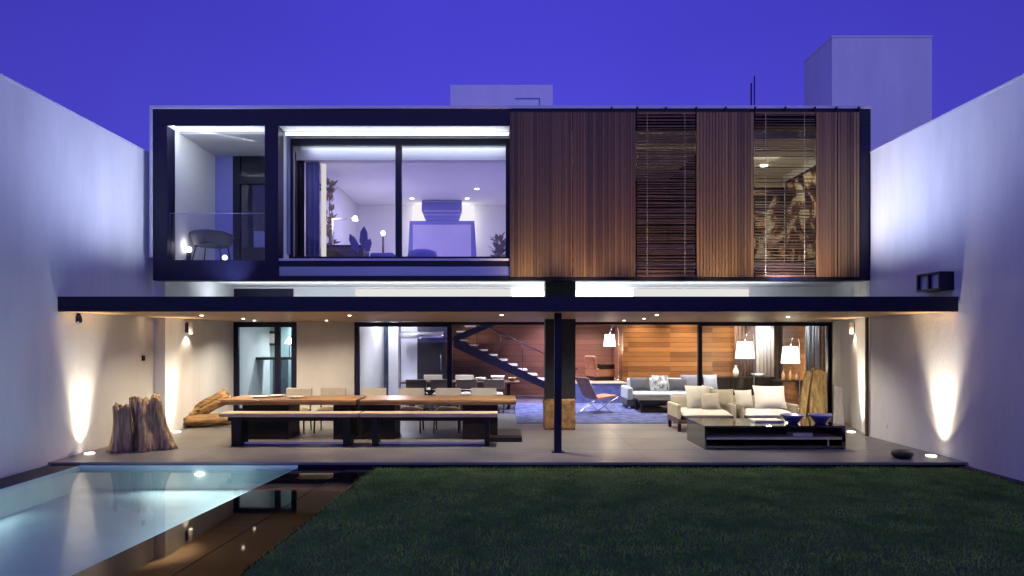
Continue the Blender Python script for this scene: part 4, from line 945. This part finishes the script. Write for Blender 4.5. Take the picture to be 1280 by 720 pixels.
tl = thing('globe_lamp', 'glowing white globe lamp beyond the blue bed', 'lamp', (X(478, 17.3), 17.4, 3.441)); gl_.obj('globe', 'lamp_white', tl)
MB().tube([(X(478, 17.3), 17.4, 3.45), (X(478, 17.3), 17.4, Z(296, 17.4))], .03).obj('stem', 'black_wood', tl); MB().lathe([(.14, 0), (.14, .03), (.04, .04)], (X(478, 17.3), 17.4, 3.441), 20).obj('base', 'black_wood', tl)
lamp('POINT', (X(478, 17.3), 17.2, Z(290, 17.4)), 9, (1, .93, .85), size=.1)
wl = thing('corner_lamp', 'tall glowing column lamp by the left end of window', 'lamp', (X(404, 14.3), 14.3, 3.441))
MB().box(X(402, 14.3), X(407, 14.3), 14.28, 14.36, 3.5, Z(205, 14.3)).obj('diffuser', 'column_glow', wl)
lamp('POINT', (X(412, 14.9), 14.75, 4.7), 5, (1, .86, .55), size=.15); MB().box(X(400, 14.3), X(409, 14.3), 14.24, 14.42, 3.441, 3.498).obj('base', 'ceramic_white', wl)
def leafy(label, px, Y, z0, h, spread, nleaf, m, seed, ll=.2, lw=.06, cat='plant'):
    rr = random.Random(seed); x = X(px, Y); t = thing('potted_plant', label, cat, (x, Y, z0))
    MB().lathe([(.10, 0), (.14, .22), (.125, .22), (.1, .18)], (x, Y, z0), 18).obj('pot', 'charcoal', t)
    s_ = MB(); lf = MB()
    for i in range(nleaf):
        z = z0+.22+(h-.22)*rr.random()**.8; a = rr.uniform(0, 6.28); d = spread*rr.uniform(.15, 1)
        b = Vector((x+math.cos(a)*d*.35, Y+math.sin(a)*d*.35, z-.06)); tip = Vector((x+math.cos(a)*d, Y+math.sin(a)*d, z+rr.uniform(-.02, .16)))
        dr_ = (tip-b).normalized()*ll*rr.uniform(.7, 1.3); sd = dr_.cross(Vector((rr.uniform(-.4, .4), rr.uniform(-.4, .4), 1))).normalized()*lw*rr.uniform(.7, 1.2)
        mid = b+dr_*.5+Vector((0, 0, .015)); e_ = b+dr_
        lf.add([b, mid+sd, e_, mid-sd], [(0, 1, 2, 3)])
    s_.tube([(x, Y, z0+.15), (x+.02, Y, z0+h*.6), (x, Y, z0+h*.95)], [.018, .012, .006]); s_.obj('stem', 'walnut', t); lf.obj('leaves', m, t)
leafy('tall brown leaved plant against the glowing column lamp', 411, 15.5, 3.441, 2.3, .25, 90, 'leaf', 4)
leafy('plant at the right end of the upper room window', 625, 16.0, 3.441, 1.05, .42, 120, 'leaf', 6)
# big pointed purple leaves
pp = thing('potted_plant', 'plant with a few large pointed violet leaves by the desk', 'plant', (X(452, 14.3), 14.4, 3.441))
MB().lathe([(.10, 0), (.15, .3), (.13, .3), (.1, .25)], (X(452, 14.3), 14.4, 3.441), 18).obj('pot', 'charcoal', pp)
lf = MB()
for (bx_, bz, tx, tz, wd) in ((447, 316, 437, 292, .09), (453, 312, 455, 282, .10), (456, 314, 463, 298, .08)):
    b = Vector((X(bx_, 14.3), 14.4, Z(bz, 14.3))); t_ = Vector((X(tx, 14.3), 14.3, Z(tz, 14.3))); d_ = t_-b; sd = Vector((d_.z, 0, -d_.x)).normalized()*wd
    lf.add([b, b+d_*.35+sd, b+d_*.75+sd*.8, t_, b+d_*.75-sd*.8, b+d_*.35-sd, b+d_*.5+Vector((0, .05, 0))], [(0, 1, 6), (1, 2, 6), (2, 3, 6), (3, 4, 6), (4, 5, 6), (5, 0, 6)])
lf.obj('leaves', 'purple_leaf', pp)
curtain(364, 381, 13.62, 3.46, 5.9, 'curtain_dark', 'dark brown curtain at the left end of upper window')
curtain(382, 400, 13.75, 3.46, 5.9, 'curtain_blue', 'blue curtain beside the dark one in the upper window')
# painting behind the right blind
pt = thing('painting', 'large abstract painting seen through the right venetian blind', 'painting', (5.8, 15.95, 4.5))
MB().box(X(900, 15.9), X(1046, 15.9), 15.93, 15.99, Z(322, 15.9), Z(236, 15.9)).obj('canvas', 'canvas_paint', pt); 
fz0, fz1, fx0, fx1 = Z(322, 15.9), Z(236, 15.9), X(900, 15.9), X(1046, 15.9)
f = MB(); f.box(fx0-.05, fx0-.002, 15.91, 15.99, fz0-.05, fz1+.05); f.box(fx1+.002, fx1+.05, 15.91, 15.99, fz0-.05, fz1+.05); f.box(fx0-.002, fx1+.002, 15.91, 15.99, fz1+.002, fz1+.05); f.box(fx0-.002, fx1+.002, 15.91, 15.99, fz0-.05, fz0-.002); f.obj('frame', 'black_wood', pt)

mu = thing('painting', 'dark and cream abstract mural on the side wall behind the right blind', 'painting', (7.05, 14.4, 4.2))
mxw = BX(1080)-.003
MB().box(mxw-.035, mxw, 13.0, 15.7, 3.75, 5.75).obj('canvas', 'mural_paint', mu)
f = MB(); f.box(mxw-.05, mxw, 12.95, 12.998, 3.7, 5.8); f.box(mxw-.05, mxw, 15.702, 15.75, 3.7, 5.8); f.box(mxw-.05, mxw, 12.998, 15.702, 5.752, 5.8); f.box(mxw-.05, mxw, 12.998, 15.702, 3.7, 3.748); f.obj('frame', 'black_wood', mu)
